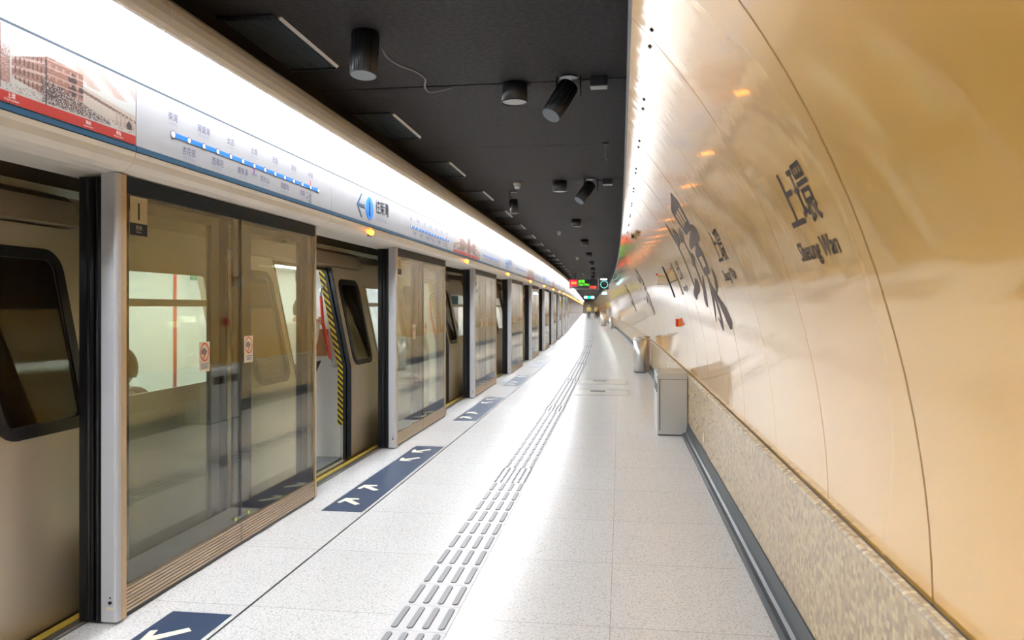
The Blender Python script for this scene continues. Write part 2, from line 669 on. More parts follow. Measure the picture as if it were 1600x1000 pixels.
# ------------------------------------------------------------------ right wall: skirting, mosaic dado, ledge, curved enamel panels
b = MB()
b.sweep([(.71, 0), (.712, .022), (.722, .034), (.742, .040), (.757, .052), (.764, .075), (.774, .150), (.786, .152), (.79, .0)], S0, S1, 1.5, closed=True, smooth=False)
struct(b.build('baseboard_right', M['dado']))
b = MB(); b.sweep([(.782, .150), (.782, .694)], S0, S1, 1.2)
struct(b.build('wall_right_dado', M['mosaic'], fix=False))
b = MB(); b.sweep([(.782, .694), (.784, .699), (.789, .702), (.819, .704), (.821, .66)], S0, S1, 1.2)
lm = mosaic_mat(); lm.name = 'ledge_tile_lit'
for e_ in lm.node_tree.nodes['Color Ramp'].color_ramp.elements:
    c_ = e_.color; e_.color = (min(1, c_[0] * 1.45), c_[1] * 1.8, c_[2] * 2.6, 1)  # mosaic colours lightened: light reflected off the ledge top painted in
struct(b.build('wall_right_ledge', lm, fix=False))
ledge = MB(); ledge.sweep([(.820, .700), (.836, .700), (.836, .66)], S0, S1, 1.5)
struct(ledge.build('trim_3', M['navy'], fix=False))

WALLP = [(0.8306, 0.7), (0.8279, 0.8), (0.8217, 0.9), (0.8122, 1.0), (0.7993, 1.1), (0.7831, 1.2), (0.7636, 1.3), (0.7408, 1.4), (0.7146, 1.5), (0.685, 1.6), (0.6517, 1.7), (0.6145, 1.8), (0.5732, 1.9), (0.5276, 2.0), (0.498, 2.06), (0.4667, 2.12), (0.4335, 2.18), (0.3984, 2.24), (0.3613, 2.3), (0.3221, 2.36), (0.2807, 2.42), (0.237, 2.48), (0.1909, 2.54), (0.1422, 2.6), (0.0909, 2.66), (0.045, 2.712)]
TL = [0]
for p, q in zip(WALLP, WALLP[1:]):
    TL.append(TL[-1] + math.hypot(q[0] - p[0], q[1] - p[1]))


def wall_pt(s, t, lift=.002):
    """a point on the curved wall: distance along, length up the curve, lifted into the room"""
    i = 0
    while i < len(TL) - 2 and t > TL[i + 1]:
        i += 1
    f = (t - TL[i]) / (TL[i + 1] - TL[i])
    x = WALLP[i][0] * (1 - f) + WALLP[i + 1][0] * f
    z = WALLP[i][1] * (1 - f) + WALLP[i + 1][1] * f
    dx, dz = WALLP[i + 1][0] - WALLP[i][0], WALLP[i + 1][1] - WALLP[i][1]
    l = math.hypot(dx, dz)
    return W(s, x - dz / l * lift, z + dx / l * lift)


def wall_z(z):
    for i, (p, q) in enumerate(zip(WALLP, WALLP[1:])):
        if z <= q[1]:
            return TL[i] + (TL[i + 1] - TL[i]) * (z - p[1]) / (q[1] - p[1])
    return TL[-1]


SEAM, PW = 2.188, 1.04
b = MB()
k = int(math.floor((S0 - SEAM) / PW))
while SEAM + PW * k < S1:
    a0, a1 = SEAM + PW * k + .0045, SEAM + PW * (k + 1) - .0045
    j0, j1 = random.uniform(-.0005, .0005), random.uniform(-.0005, .0005)
    base = len(b.v)
    prof = [(x, z) for x, z in WALLP]
    n = len(prof)
    for s, j in ((a0 + .003, .02), (a0, j0), (a0, j0), (a1, j1), (a1, j1), (a1 - .003, .02)):
        for i, (x, z) in enumerate(prof):
            q = max(i - 1, 0); r = min(i + 1, n - 1)
            dx, dz = prof[r][0] - prof[q][0], prof[r][1] - prof[q][1]
            l = math.hypot(dx, dz)
            b.v.append(tuple(W(s, x + dz / l * j, z - dx / l * j)))
    for c in (0, 2, 4):
        for i in range(n - 1):
            f = (base + c * n + i, base + c * n + i + 1, base + (c + 1) * n + i + 1, base + (c + 1) * n + i)
            b.f.append(f); b.sm.append(True)
            sa, sb = (a0, a1) if c == 2 else ((a0, a0) if c < 2 else (a1, a1))
            b.uv.append(((TL[i], sa), (TL[i + 1], sa), (TL[i + 1], sb), (TL[i], sb)))
    k += 1
struct(b.build('wall_right', M['gold'], fix=False))
b = MB(); b.sweep([(x + .03, z + .012) for x, z in WALLP], S0, S1, 3)
struct(b.build('wall_right_backing', M['backing'], fix=False))
b = MB(); b.sweep([(.046, 2.712), (.030, 2.722), (.034, 2.76), (.08, 2.77), (.08, 2.72)], S0, S1, 1.5, closed=True)
struct(b.build('trim_4', M['fixtureb']))
b = MB(); b.sweep([(.07, 2.765), (.10, 3.22)], S0, S1, 3)
struct(b.build('wall_right_upper', M['dark'], fix=False))

# ------------------------------------------------------------------ header over the screen doors
FAS = [(-2.62, 2.128), (-2.41, 2.134), (-2.36, 2.143), (-2.325, 2.157), (-2.298, 2.182), (-2.284, 2.212), (-2.281, 2.236), (-2.30, 2.236), (-2.34, 2.16), (-2.62, 2.14)]
b = MB(); wht = MB()
segs = []
k = -2
while 3.33 + PER * k < S1 - 3:
    s = 3.33 + PER * k
    segs += [(s, s + 2.47), (s + 2.47, s + PER)]
    k += 1
for a0, a1 in segs:
    b.sweep(FAS, a0 + .002, a1 - .002, 2.3, closed=True, smooth=False, caps=True)
o = b.build('trim_5', M['cream']); struct(o)
for k in range(-2, 39):
    a0 = 3.33 + PER * k
    wht.sweep([(-2.283, 2.579), (-2.283, 2.797), (-2.31, 2.797), (-2.31, 2.579)], a0 + .002, a0 + PER - .002, 2.3, closed=True, caps=True)
struct(wht.build('trim_6', M['white']))
b = MB(); b.sweep([(-2.315, 2.5662), (-2.280, 2.5662), (-2.280, 2.5785), (-2.315, 2.5785)], S0, S1, 2.3, closed=True)
b.sweep([(-2.60, 2.15), (-2.315, 2.20), (-2.315, 2.86), (-2.60, 2.86)], S0, S1, 2.3, closed=True)
struct(b.build('trim_7', M['navy']))
b = MB(); b.sweep([(-2.2815, 2.7975), (-2.2815, 2.805), (-2.31, 2.805), (-2.31, 2.7975)], S0, S1, 2.3, closed=True)
struct(b.build('trim_8', mat('thin_blue_line', (.0, .035, .16), .6, spec=.2)))
VAL = [(-2.136, 2.808), (-2.131, 2.796), (-2.122, 2.790), (-2.108, 2.797), (-2.095, 2.82), (-2.087, 2.86), (-2.088, 2.90), (-2.098, 2.935), (-2.12, 2.962), (-2.16, 2.985), (-2.34, 3.0), (-2.34, 2.87), (-2.142, 2.85)]
b = MB()
for k in range(-2, 39):
    for q in (0, 1):
        a0 = 3.30 + PER * k + 2.46 * q
        a1 = 3.30 + PER * k + (2.46 if q == 0 else PER)
        b.sweep(VAL, a0 + .002, a1 - .002, 2.3, closed=True, smooth=False, caps=True)
o = b.build('trim_9', M['cream']); struct(o)
b = MB(); b.sweep([(-2.34, 2.86), (-2.34, 3.2)], S0, S1, 3)
struct(b.build('wall_left_upper', M['dark'], fix=False))

# the light strips tucked behind the curved cover
lt = MB(); lt.box(-2.279, -2.138, 0, 2.255, 2.806, 2.83)
hs = MB(); hs.box(-2.30, -2.132, 0, 2.24, 2.831, 2.855)
light0 = None
for i in range(82):
    s = 3.33 + PER * -2 + 2.26 * i
    if s > S1 - 4:
        break
    vis = s > 0
    lab = 'white light strip above the sign panels, one of the long glowing row'
    if light0 is None:
        light0 = thing('light_strip', lab, 'light', W(s, 0), ang(s), 'light strips along the header')
        lt.build('diffuser', M['led'], light0); hs.build('housing', M['white'], light0)
    else:
        dup(light0, W(s, 0), ang(s), lab)


# ------------------------------------------------------------------ sign panels on the header
def left_fn(y, z, x=-2.2785):
    return lambda a, c: (x, y + a, z + c)


STN = ['柴灣', '杏花邨', '筲箕灣', '西灣河', '太古', '鰂魚涌', '北角', '炮台山', '天后', '銅鑼灣', '灣仔', '金鐘', '中環', '上環']
STE = ['Chai Wan', 'Heng Fa Chuen', 'Shau Kei Wan', 'Sai Wan Ho', 'Tai Koo', 'Quarry Bay', 'North Point', 'Fortress Hill', 'Tin Hau', 'Causeway Bay', 'Wan Chai', 'Admiralty', 'Central', '']
PX = -2.28


def panel_base(t, L):
    b = MB(); b.box(-2.31, PX, .003, L - .003, 2.268, 2.566); b.build('panel', M['signw'], t)
    b = MB(); b.box(-2.31, PX, .003, L - .003, 2.240, 2.2675); b.build('stripe', M['stripe'], t)


def route_map(detail=True):
    t = thing('route_map_sign', '', 'sign')
    panel_base(t, 2.47)
    zc = 2.388
    y0, dy = .30, .146
    b = MB(); b.box(PX, PX + .0016, y0, y0 + 13 * dy, zc - .0125, zc + .0125); b.build('route_line', M['blue'], t)
    for i in range(14):
        y = y0 + dy * i
        r = .021 if i == 0 else .018
        b = MB(); b.cyl((PX, y, zc), (PX + .0022, y, zc), r, n=20, smooth=False)
        o = b.build('station_dot', M['ink'], t)
        b = MB(); b.cyl((PX + .0022, y, zc), (PX + .003, y, zc), r - .0045, n=20, smooth=False)
        b.build('dot_centre', M['white'], o)
    if not detail:
        return t
    def nm(zh, en, y, z, q, e, g):
        b = MB(); add_text(b, zh, q, left_fn(y, z), .92); o = b.build('station_name', M['ink'], t)
        c = MB(); add_text(c, en, e, left_fn(y, z - g), .95); c.build('english_name', M['inkg'], o)
    for i in range(13):
        nm(STN[i], STE[i], y0 + dy * i, zc + (.072 if i % 2 == 0 else -.078), .046, .019, .025)
    nm('將軍澳線', 'Tseung Kwan O Line', y0 + 6 * dy, zc - .063, .018, .009, .015)
    nm('香港', 'Hong Kong', y0 + 11.62 * dy, zc - .053, .018, .010, .015)
    nm('東涌線', 'Tung Chung Line', y0 + 11.6 * dy, zc - .090, .018, .009, .014)
    b = MB(); b.box(PX, PX + .0014, y0 + 6 * dy - .006, y0 + 6 * dy + .006, zc - .046, zc - .018); b.build('purple_interchange', M['purple'], t)
    y = y0 + 12 * dy
    b = MB(); b.box(PX, PX + .0014, y - .005, y + .005, zc + .018, zc + .046); b.build('red_interchange', M['red'], t)
    b = MB(); b.box(PX, PX + .0012, y - .0015, y + .0015, zc - .06, zc - .015)
    for dz in (-.058, -.115):
        b.box(PX, PX + .0012, y - .012, y + .012, zc + dz - .002, zc + dz + .002)
    b.box(PX, PX + .0012, y - .0125, y - .0095, zc - .115, zc - .058); b.box(PX, PX + .0012, y + .0095, y + .0125, zc - .115, zc - .058)
    b.build('interchange_outline', M['ink'], t)
    b = MB(); b.box(PX, PX + .001, y - .028, y - .013, zc - .074, zc - .060); b.build('orange_interchange', M['orange'], t)
    b = MB(); b.box(PX, PX + .001, y - .028, y - .013, zc - .108, zc - .094); b.build('green_interchange', M['green'], t)
    return t


def direction_sign():
    t = thing('direction_sign', '', 'sign')
    L = PER - 2.47
    panel_base(t, L)
    yc, zc = .93, 2.405
    b = MB()
    b.prism([(.62, zc - .012), (.60, zc), (.62, zc + .012), (.80, zc + .017), (.80, zc - .017)][::1], PX, PX + .0015, axis='x')
    b.build('arrow_shaft', M['stripe'], t)
    b = MB()
    b.prism([(.585, zc), (.70, zc + .105), (.735, zc + .105), (.625, zc), (.735, zc - .105), (.70, zc - .105)], PX, PX + .0016, axis='x')
    b.build('arrow_head', M['stripe'], t)
    b = MB(); b.cyl((PX, yc, zc), (PX + .002, yc, zc), .105, n=40, smooth=False); b.build('line_disc', M['blue'], t)
    b = MB(); add_text(b, '1', .20, left_fn(yc - .003, zc - .07, PX + .003), .8, bold=.004); b.build('line_number', M['white'], t)
    b = MB(); add_text(b, '往柴灣', .145, left_fn(yc + .17, zc - .005, PX + .0015), .95, 'LEFT', bold=.002); b.build('chinese_lettering', M['stripe'], t)
    b = MB(); add_text(b, 'to Chai Wan', .072, left_fn(yc + .17, zc - .09, PX + .0015), .92, 'LEFT'); b.build('english_lettering', M['inkg'], t)
    return t


def picture(w, h, seed):
    """an old street scene: sepia houses with balconies, crowd, pale street, harbour sheds, red caption band"""
    rng = np.random.RandomState(seed)
    yy, xx = np.mgrid[0:h, 0:w]
    u = np.where(xx / w > .56, (xx / w - .56) / .44, 1 - np.minimum(1, xx / w / .56)); v = yy / h                     # v up
    im = np.zeros((h, w, 3))
    im[:] = (.70, .70, .69)
    nz = rng.rand(h, w)
    im *= (.95 + .08 * nz)[..., None]

    def fill(mask, col, amp=.35):
        c = np.array(col) * (1 - amp + 2 * amp * rng.rand(h, w))[..., None]
        im[mask] = c[mask]
    cl = (u > .55) & (v > .62) & (np.sin(u * 31 + v * 19) + nz * 1.2 > .8)
    fill(cl, (.62, .45, .40), .12)
    fill((u > .52) & (v < .62 - (u - .52) * .35), (.62, .52, .45), .12)
    fill(v < .42 - .25 * u, (.62, .58, .54), .10)                      # street
    hh = .97 - .02 * np.sin(u * 90)
    fill((u < .115) & (v < hh) & (v > .16), (.27, .12, .10), .75)       # near facade
    fill((u < .16) & (u >= .115) & (v < .75 - .2 * nz) & (v > .25), (.45, .28, .24), .5)
    top = .60 + (u - .17) * .95
    bm = (u > .17) & (u < .36) & (v < top) & (v > .34 - (u - .17) * .45)
    fill(bm, (.36, .20, .16), .45)
    for q in range(4):                                                  # balcony rails and columns
        fill(bm & (np.abs(v - (.36 + .115 * q + (u - .17) * (.1 + .22 * q))) < .017), (.62, .45, .40), .2)
    fill(bm & (np.mod(xx, 6) < 2) & (np.mod(v * 8, 1) > .35), (.14, .06, .05), .4)
    top2 = .80 - (u - .36) * .18
    b2 = (u >= .36) & (u < .60) & (v < top2) & (v > .24 - (u - .36) * .2)
    fill(b2, (.33, .16, .12), .35)
    fill(b2 & (v < .46) & (u < .48), (.07, .03, .03), .4)
    for cx, cz in ((.53, .62), (.53, .46), (.60, .50)):
        fill(((u - cx) ** 2 * 9 + (v - cz) ** 2 < .007) & b2, (.06, .03, .03), .3)
    fill(b2 & (np.mod(xx, 11) < 3) & (np.mod(v * 7, 1) > .5), (.50, .32, .26), .3)
    for q in range(5):
        fill(b2 & (np.abs(v - (.36 + q * .1)) < .009), (.55, .36, .3), .2)
    cr = (u > .34) & (u < .80) & (v < .50 - (u - .34) * .62) & (v > .16)
    fill(cr & (nz > .45), (.08, .05, .045), .5)
    fill(cr & (nz < .2), (.66, .62, .58), .15)
    dk = (u > .60) & (np.abs(v - (.52 - (u - .60) * .42)) < .022)
    fill(dk, (.22, .13, .10), .4)
    sh = (u > .84) & (v < .42 - (u - .84) * .3) & (v > .2)
    fill(sh & (np.mod(xx, 8) < 5), (.50, .38, .32), .3)
    fill(sh & ((u - .945) ** 2 * 12 + (v - .25) ** 2 < .006), (.06, .04, .04), .2)
    pp = (v < .27) & (v > .16) & (rng.rand(h, w) > .9)
    fill(pp, (.10, .06, .06), .4)
    fill((np.abs(u - .365) < .004) & (v < .78) & (v > .10), (.05, .03, .03), .2)
    fill(v < .135, (.62, .045, .035), .06)
    return np.clip(im * .55, 0, 1)


def mural(seed):
    t = thing('mural_panel', '', 'picture')
    L = PER - 2.47
    panel_base(t, L)
    w, h = 560, 90
    im = picture(w, h, seed)
    z0, z1 = 2.269, 2.565
    vs = []; fs = []
    for j in range(h + 1):
        for i in range(w + 1):
            vs.append((PX + .001, .005 + (L - .01) * i / w, z0 + (z1 - z0) * j / h))
    for j in range(h):
        for i in range(w):
            a = j * (w + 1) + i
            fs.append((a, a + 1, a + w + 2, a + w + 1))
    me = bpy.data.meshes.new('street_picture')
    me.from_pydata(vs, [], fs)
    ca = me.color_attributes.new('ink', 'FLOAT_COLOR', 'CORNER')
    cols = np.repeat(im.reshape(-1, 3), 4, axis=0)
    cols = np.hstack([cols, np.ones((len(cols), 1))]).astype(np.float32)
    ca.data.foreach_set('color', cols.ravel())
    me.materials.append(M['art'])
    o = bpy.data.objects.new('street_picture', me)
    COL.objects.link(o); o.parent = t
    b = MB()
    for y, s_, q in ((.98, '德輔道中', .020), (1.30, '上環', .022), (1.72, '碼頭', .018), (1.92, '港島', .020)):
        add_text(b, s_, q, left_fn(y, 2.290, PX + .0018), .9)
        add_text(b, 'Hong Kong Island', q * .5, left_fn(y, 2.278, PX + .0018), .9)
    b.build('caption', M['white'], t)
    return t


rm = route_map(); rmf = route_map(False); ds = direction_sign(); mu = mural(3); mu2 = mural(11)
first = {'rm': True, 'rmf': True, 'ds': True, 'mu': True, 'mu2': True}


def place(root, key, s, label, group=None):
    if first[key]:
        first[key] = False
        root.location = W(s, 0); root.rotation_euler = (0, 0, ang(s)); root['label'] = label
        if group: root['group'] = group
        return root
    r = dup(root, W(s, 0), ang(s), label, group)
    if not group and 'group' in r: del r['group']
    return r


def rank(n, what, where):
    return f'{ORD[n]} {what} {where}, counting from the camera' if n else f'{what} nearest the camera {where}'


place(rm, 'rm', 3.33, 'large white route map sign with blue line directly above the nearest glass screen', None)
place(ds, 'ds', 3.33 + 2.47, 'large sign with left arrow, blue 1 disc and to Chai Wan lettering, nearest the camera')
place(mu, 'mu', 3.33 - PER + 2.47, 'sepia street picture above red band at the upper left corner of the photo')
nr, nd, nm = 1, 1, 1
for k in range(1, 38):
    s = 3.33 + PER * k
    if nr < 6:
        place(*((rm, 'rm') if nr < 3 else (rmf, 'rmf')), s, rank(nr, 'white route map sign with blue line', 'on the header'))
    else:
        place(rmf, 'rmf', s, 'tiny distant white route map sign far down the header', 'distant route map signs')
    nr += 1
    if k % 2:
        root, key = (mu2, 'mu2') if nm == 1 else (mu, 'mu')
        if nm < 5:
            place(root, key, s + 2.47, rank(nm, 'sepia street picture panel with red band', 'on the header'))
        else:
            place(root, key, s + 2.47, 'tiny distant sepia picture panel far down the header', 'distant picture panels')
        nm += 1
    else:
        if nd < 5:
            place(ds, 'ds', s + 2.47, rank(nd, 'direction sign with arrow and blue 1 disc', 'on the header'))
        else:
            place(ds, 'ds', s + 2.47, 'tiny distant direction sign far down the header', 'distant direction signs')
        nd += 1
# signs behind the camera still light and mirror in the wall
place(rm, 'rm', 3.33 - PER, 'route map sign on the header just left of the frame')

# ------------------------------------------------------------------ amber door lamps
b = MB()
b.prism([(-.022, -.03), (.0, .032), (.026, -.03)], -.02, .035)
lamp0 = thing('warning_lamp', '', 'lamp')
bb = MB(); bb.box(-.03, -.012, -.035, .045, -.035, -.02); bb.build('lamp_base', M['fixture'], lamp0)
lb = MB(); lb.cyl((-.018, .0, .0), (.016, .0, -.004), .028, .018, n=20); lb.build('lamp_lens', M['amber'], lamp0)
n = 0
for k in range(-1, 38):
    s = 6.78 + PER * k
    if k == -1:
        continue
    lab = 'small glowing amber door lamp beneath the nearest to Chai Wan sign' if n == 0 else (rank(n, 'small glowing amber door lamp', 'along the header') if n < 8 else 'far amber door lamp in the merging orange row under the header')
    grp = None if n < 8 else 'distant amber door lamps'
    p = W(s, -2.275, 2.190)
    if n == 0:
        lamp0.location = p; lamp0.rotation_euler = (0, 0, ang(s)); lamp0['label'] = lab
    else:
        r = dup(lamp0, p, ang(s), lab, grp)
    n += 1


# ------------------------------------------------------------------ platform screen units
def no_push(t, y, z):
    """cream sticker with a red ring and a small caption"""
    b = MB(); b.box(-2.3705, -2.369, y - .055, y + .055, z - .10, z + .07); st = b.build('warning_sticker', M['sticker'], t)
    b = MB()
    n = 28
    for i in range(n):
        a0, a1 = 2 * PI * i / n, 2 * PI * (i + 1) / n
        b.poly([(-2.3685, y + r * math.cos(a), z + .012 + r * 1.12 * math.sin(a)) for r, a in ((.040, a0), (.048, a0), (.048, a1), (.040, a1))])
    b.prism([(y - .012, z - .03), (y + .030, z + .018), (y + .022, z + .022), (y - .02, z - .026)], -2.3688, -2.3684, axis='x')
    b.build('red_ring', M['redpole'], st, fix=False)
    b = MB(); b.prism([(y - .036, z + .02), (y - .02, z + .035), (y + .014, z + .030), (y + .016, z + .005), (y - .01, z - .004), (y - .034, z + .004)], -2.3688, -2.3683, axis='x'); b.build('hand_pictogram', M['fixtureb'], st)
    b = MB()
    for q, w in ((-.060, .04), (-.072, .03), (-.082, .03)):
        b.box(-2.3688, -2.3684, y - w, y + w, z + q, z + q + .005)
    b.build('caption', M['inkg'], st)


def screen_unit():
    t = thing('platform_screen', '', 'glass screen')
    # local y 0 at the post's camera side, base of the unit at the platform edge
    b = MB(); b.prism([(-2.432, 0), (-2.432, .034), (-2.352, .034), (-2.352, .012), (-2.358, .003), (-2.366, 0)], .012, 2.136, axis='z')
    p = b.build('post', M['grey_metal'], t)
    b = MB(); b.box(-2.432, -2.352, .036, .072, .012, 2.136); b.build('post_trim', M['bronze'], t)
    b = MB(); b.cyl((-2.385, 0, .105), (-2.385, -.006, .105), .008, n=14); b.cyl((-2.385, 0, .128), (-2.385, -.004, .128), .004, n=10); b.build('keyhole', M['black'], p)
    b = MB(); b.box(-2.405, -2.37, -.001, 0, .07, .083); b.build('post_sticker', M['sticker'], p)
    # fixed glass, two panes
    for y0, y1 in ((.078, 1.222), (1.232, 2.385)):
        b = MB(); b.box(-2.382, -2.371, y0, y1, .150, 2.085); g = b.build('glass_pane', M['glass'], t)
    b = MB()
    b.box(-2.3845, -2.3825, .078, .135, .262, 2.085)
    b.box(-2.3845, -2.3825, 1.150, 1.222, .262, 2.085); b.box(-2.3845, -2.3825, 1.232, 1.275, .262, 2.085)
    b.box(-2.3845, -2.3825, 2.35, 2.385, .262, 2.085)
    for y0, y1 in ((.078, 1.222), (1.232, 2.385)):
        b.box(-2.3845, -2.3825, y0, y1, .150, .262)
        b.box(-2.3845, -2.3825, y0, y1, 2.06, 2.085)
    b.build('frit_border', M['frit'], t)
    b = MB(); b.box(-2.386, -2.372, 1.2225, 1.2315, .02, 2.085); b.build('joint_seal', M['black'], t)
    b = MB(); b.box(-2.43, -2.366, 2.388, 2.412, .012, 2.13); b.build('end_trim', M['bronze'], t)
    b = MB(); b.box(-2.44, -2.3665, .075, 2.41, 2.052, 2.134); b.build('head_rail', M['navy'], t)
    b = MB(); b.box(-2.42, -2.372, .075, 2.386, .002, .022); b.build('sill', M['black'], t)
    for y0, y1 in ((.076, 1.222), (1.232, 2.386)):
        b = MB()
        prof = [(-2.40, .022)]
        for i in range(7):
            z = .022 + i * .0178
            prof += [(-2.369, z), (-2.369, z + .0130), (-2.380, z + .0131), (-2.380, z + .0177)]
        prof += [(-2.369, .1468), (-2.40, .1468)]
        b.prism(prof, y0, y1); b.build('kick_plate', M['kick'], t)
    # number plate and stickers
    b = MB(); b.box(-2.3705, -2.369, .125, .26, 1.915, 2.045, 0); pl = b.build('number_plate', M['plate'], t)
    b = MB(); b.box(-2.3705, -2.3688, .125, .26, 1.855, 1.915); b.build('plate_foot', M['navy'], pl)
    b = MB(); add_text(b, '1', .115, left_fn(.188, 1.932, -2.3683), .8, bold=.005); b.build('number', M['navy'], pl)
    b = MB(); add_text(b, '月台', .026, left_fn(.192, 1.884, -2.3683), 1); add_text(b, 'Platform', .012, left_fn(.192, 1.868, -2.3683), 1); b.build('plate_lettering', M['sticker'], pl)
    no_push(t, .795, 1.23); no_push(t, 1.32, 1.245)
    b = MB()
    for y in (1.145, 1.31):
        b.box(-2.3705, -2.369, y, y + .022, .172, .192)
    b.build('yellow_mark', mat('lime_mark', (.55, .70, .05), .4) if 'lime_mark' not in bpy.data.materials else bpy.data.materials['lime_mark'], t)
    b = MB(); b.box(-2.3705, -2.3693, 1.17, 1.30, .172, .188); b.build('data_sticker', M['fixtureb'], t)
    return t


def leaf(side):
    """sliding leaf parked behind the fixed glass; side -1: the one that slides towards the camera, pocketed at the post"""
    t = thing('sliding_glass_door', '', 'door')
    L = 1.13
    b = MB()
    z0, z1 = .03, 2.09
    w0, w1 = (.11, .19) if side < 0 else (.20, .15)
    b.box(-2.462, -2.430, 0, w0 if side < 0 else w0, z0, z1)
    b.box(-2.462, -2.430, L - w1, L, z0, z1)
    b.box(-2.462, -2.430, w0, L - w1, z0, z0 + .12)
    b.box(-2.462, -2.430, w0, L - w1, z1 - .10, z1)
    b.build('door_frame', M['frit'], t)
    b = MB(); b.box(-2.450, -2.441, w0, L - w1, z0 + .12, z1 - .10); b.build('glass_pane', M['glass'], t)
    b = MB()
    if side < 0:
        b.box(-2.55, -2.434, -.03, 0, .01, 2.12); b.box(-2.475, -2.465, -.03, .04, .01, 2.12); b.cyl((-2.452, -.032, .02), (-2.452, -.032, 2.11), .008, n=10)
        b.cyl((-2.50, -.03, .02), (-2.50, -.03, 2.11), .010, n=10)
    else:
        b.box(-2.49, -2.434, L, L + .02, .01, 2.12)
    b.build('edge_rubber', M['black'], t)
    b = MB(); y = L * .5
    b.box(-2.4405, -2.439, (w0 + .02) if side > 0 else (L - w1 - .1), (w0 + .10) if side > 0 else (L - w1 - .02), 1.00, 1.12); pass
    return t


su = screen_unit(); lfA = leaf(-1); lfB = leaf(1)
fA = True
n = 0
for k in range(-1, 39):
    s = 3.29 + PER * k
    a = ang(s)
    if k < 0:
        l1 = 'glass platform screen panel just outside the left edge of the photo'; g = None
        l2 = 'sliding glass door leaf just outside the left edge'; l3 = 'sliding glass door leaf parked at the left edge of the photo'
        g2 = None
    elif k < 9:
        l1 = (f'{ORD[k]} fixed glass screen panel from the camera with grey post and ribbed base' if k else 'largest glass screen with number 1 plate and two cream stickers, nearest the camera')
        l2 = f'glass door leaf slid open behind the post side of the {ORD[k]} screen'
        l3 = f'glass door leaf slid open behind the far side of the {ORD[k]} screen'
        g = g2 = None
    else:
        l1 = 'distant glass screen panel in the narrow row far down the platform'; g = 'distant glass screens'
        l2 = l3 = 'distant glass door leaf behind the far row of screens'; g2 = 'distant sliding door leaves'
    if fA:
        for r, q, l in ((su, 0, l1), (lfA, 0.035, l2), (lfB, 1.27, l3)):
            r.location = W(s + q, 0); r.rotation_euler = (0, 0, a); r['label'] = l
        fA = False
    else:
        r = dup(su, W(s, 0), a, l1, g)
        dup(lfA, W(s + .035, 0), a, l2, g2)
        dup(lfB, W(s + 1.27, 0), a, l3, g2)

# ------------------------------------------------------------------ floor mats with arrows
def mat_thing():
    t = thing('floor_mat', '', 'floor marking')
    b = MB(); b.box(-.155, .155, -1.32, 1.32, .0008, .003); b.build('mat_sheet', M['mat_blue'], t)
    # arrow outline pointing to (-x, +y): head at upper left
    def arrow(cx, cy, fy):
        pts = [(-.085, .10), (-.105, -.03), (-.075, -.045), (-.062, .02), (.055, -.085), (.085, -.055), (-.03, .060), (.035, .075), (.02, .105)]
        b = MB()
        pr = [(cx + px_, cy + fy * py_) for px_, py_ in pts]
        b.prism(pr, .003, .0042, axis='z')
        b.build('arrow', M['arrow'], t)
    for cx, cy, fy in ((-.02, -1.05, 1), (-.02, -.60, 1), (-.02, .62, -1), (-.02, 1.06, -1)):
        arrow(cx, cy, fy)
    return t


m0 = mat_thing()
for i, k in enumerate(range(-1, 26)):
    s = 6.68 + PER * k
    if k < 8:
        lab = 'dark blue floor mat with cream arrow at the bottom left corner of the photo' if k < 0 else f'{ORD[k + 1]} dark blue arrow mat from the camera on the platform floor'
        g = None
    else:
        lab = 'distant faint blue arrow mat on the platform floor'; g = 'distant floor mats'
    if i == 0:
        m0.location = W(s, -2.03); m0.rotation_euler = (0, 0, ang(s)); m0['label'] = lab
    else:
        dup(m0, W(s, -2.03), ang(s), lab, g)

# ------------------------------------------------------------------ tactile paving
tp = thing('tactile_paving', 'long light grey tactile guiding strip with raised bars down the platform', 'tactile paving')


def bar_tile(mb, s):
    mb_b, mb_t = mb
    mb_t.sweep([(-1.089, 0.0005), (-1.089, .003), (-.791, .003), (-.791, .0005)], s + .001, s + .299, .3, closed=True, caps=True)
    for i in range(4):
        x = -1.053 + i * .0755
        n = 5
        pts = []
        for q in range(n + 1):
            a = PI + PI * q / n
            pts.append((x + .0165 * math.cos(a), s + .042 + .0165 * math.sin(a)))
        for q in range(n + 1):
            a = PI * q / n
            pts.append((x + .0165 * math.cos(a), s + .258 + .0165 * math.sin(a)))
        base = len(mb_b.v)
        m = len(pts)
        for z, sc in ((.003, 1.0), (.008, .86)):
            for px_, py_ in pts:
                mb_b.v.append(tuple(W(py_, x + (px_ - x) * sc, z)))
        for q in range(m):
            r = (q + 1) % m
            mb_b.f.append((base + q, base + r, base + m + r, base + m + q)); mb_b.uv.append(None); mb_b.sm.append(False)
        mb_b.f.append(tuple(base + m + q for q in range(m))); mb_b.uv.append(None); mb_b.sm.append(False)


def dot_tile(mb, s):
    mb_b, mb_t = mb
    mb_t.sweep([(-1.089, 0.0005), (-1.089, .003), (-.791, .003), (-.791, .0005)], s + .001, s + .299, .3, closed=True, caps=True)
    for i in range(6):
        for j in range(6):
            p = W(s + .025 + .05 * j, -1.065 + .05 * i, .003)
            mb_b.cyl(p, p + Vector((0, 0, .005)), .012, .008, n=8, smooth=False)


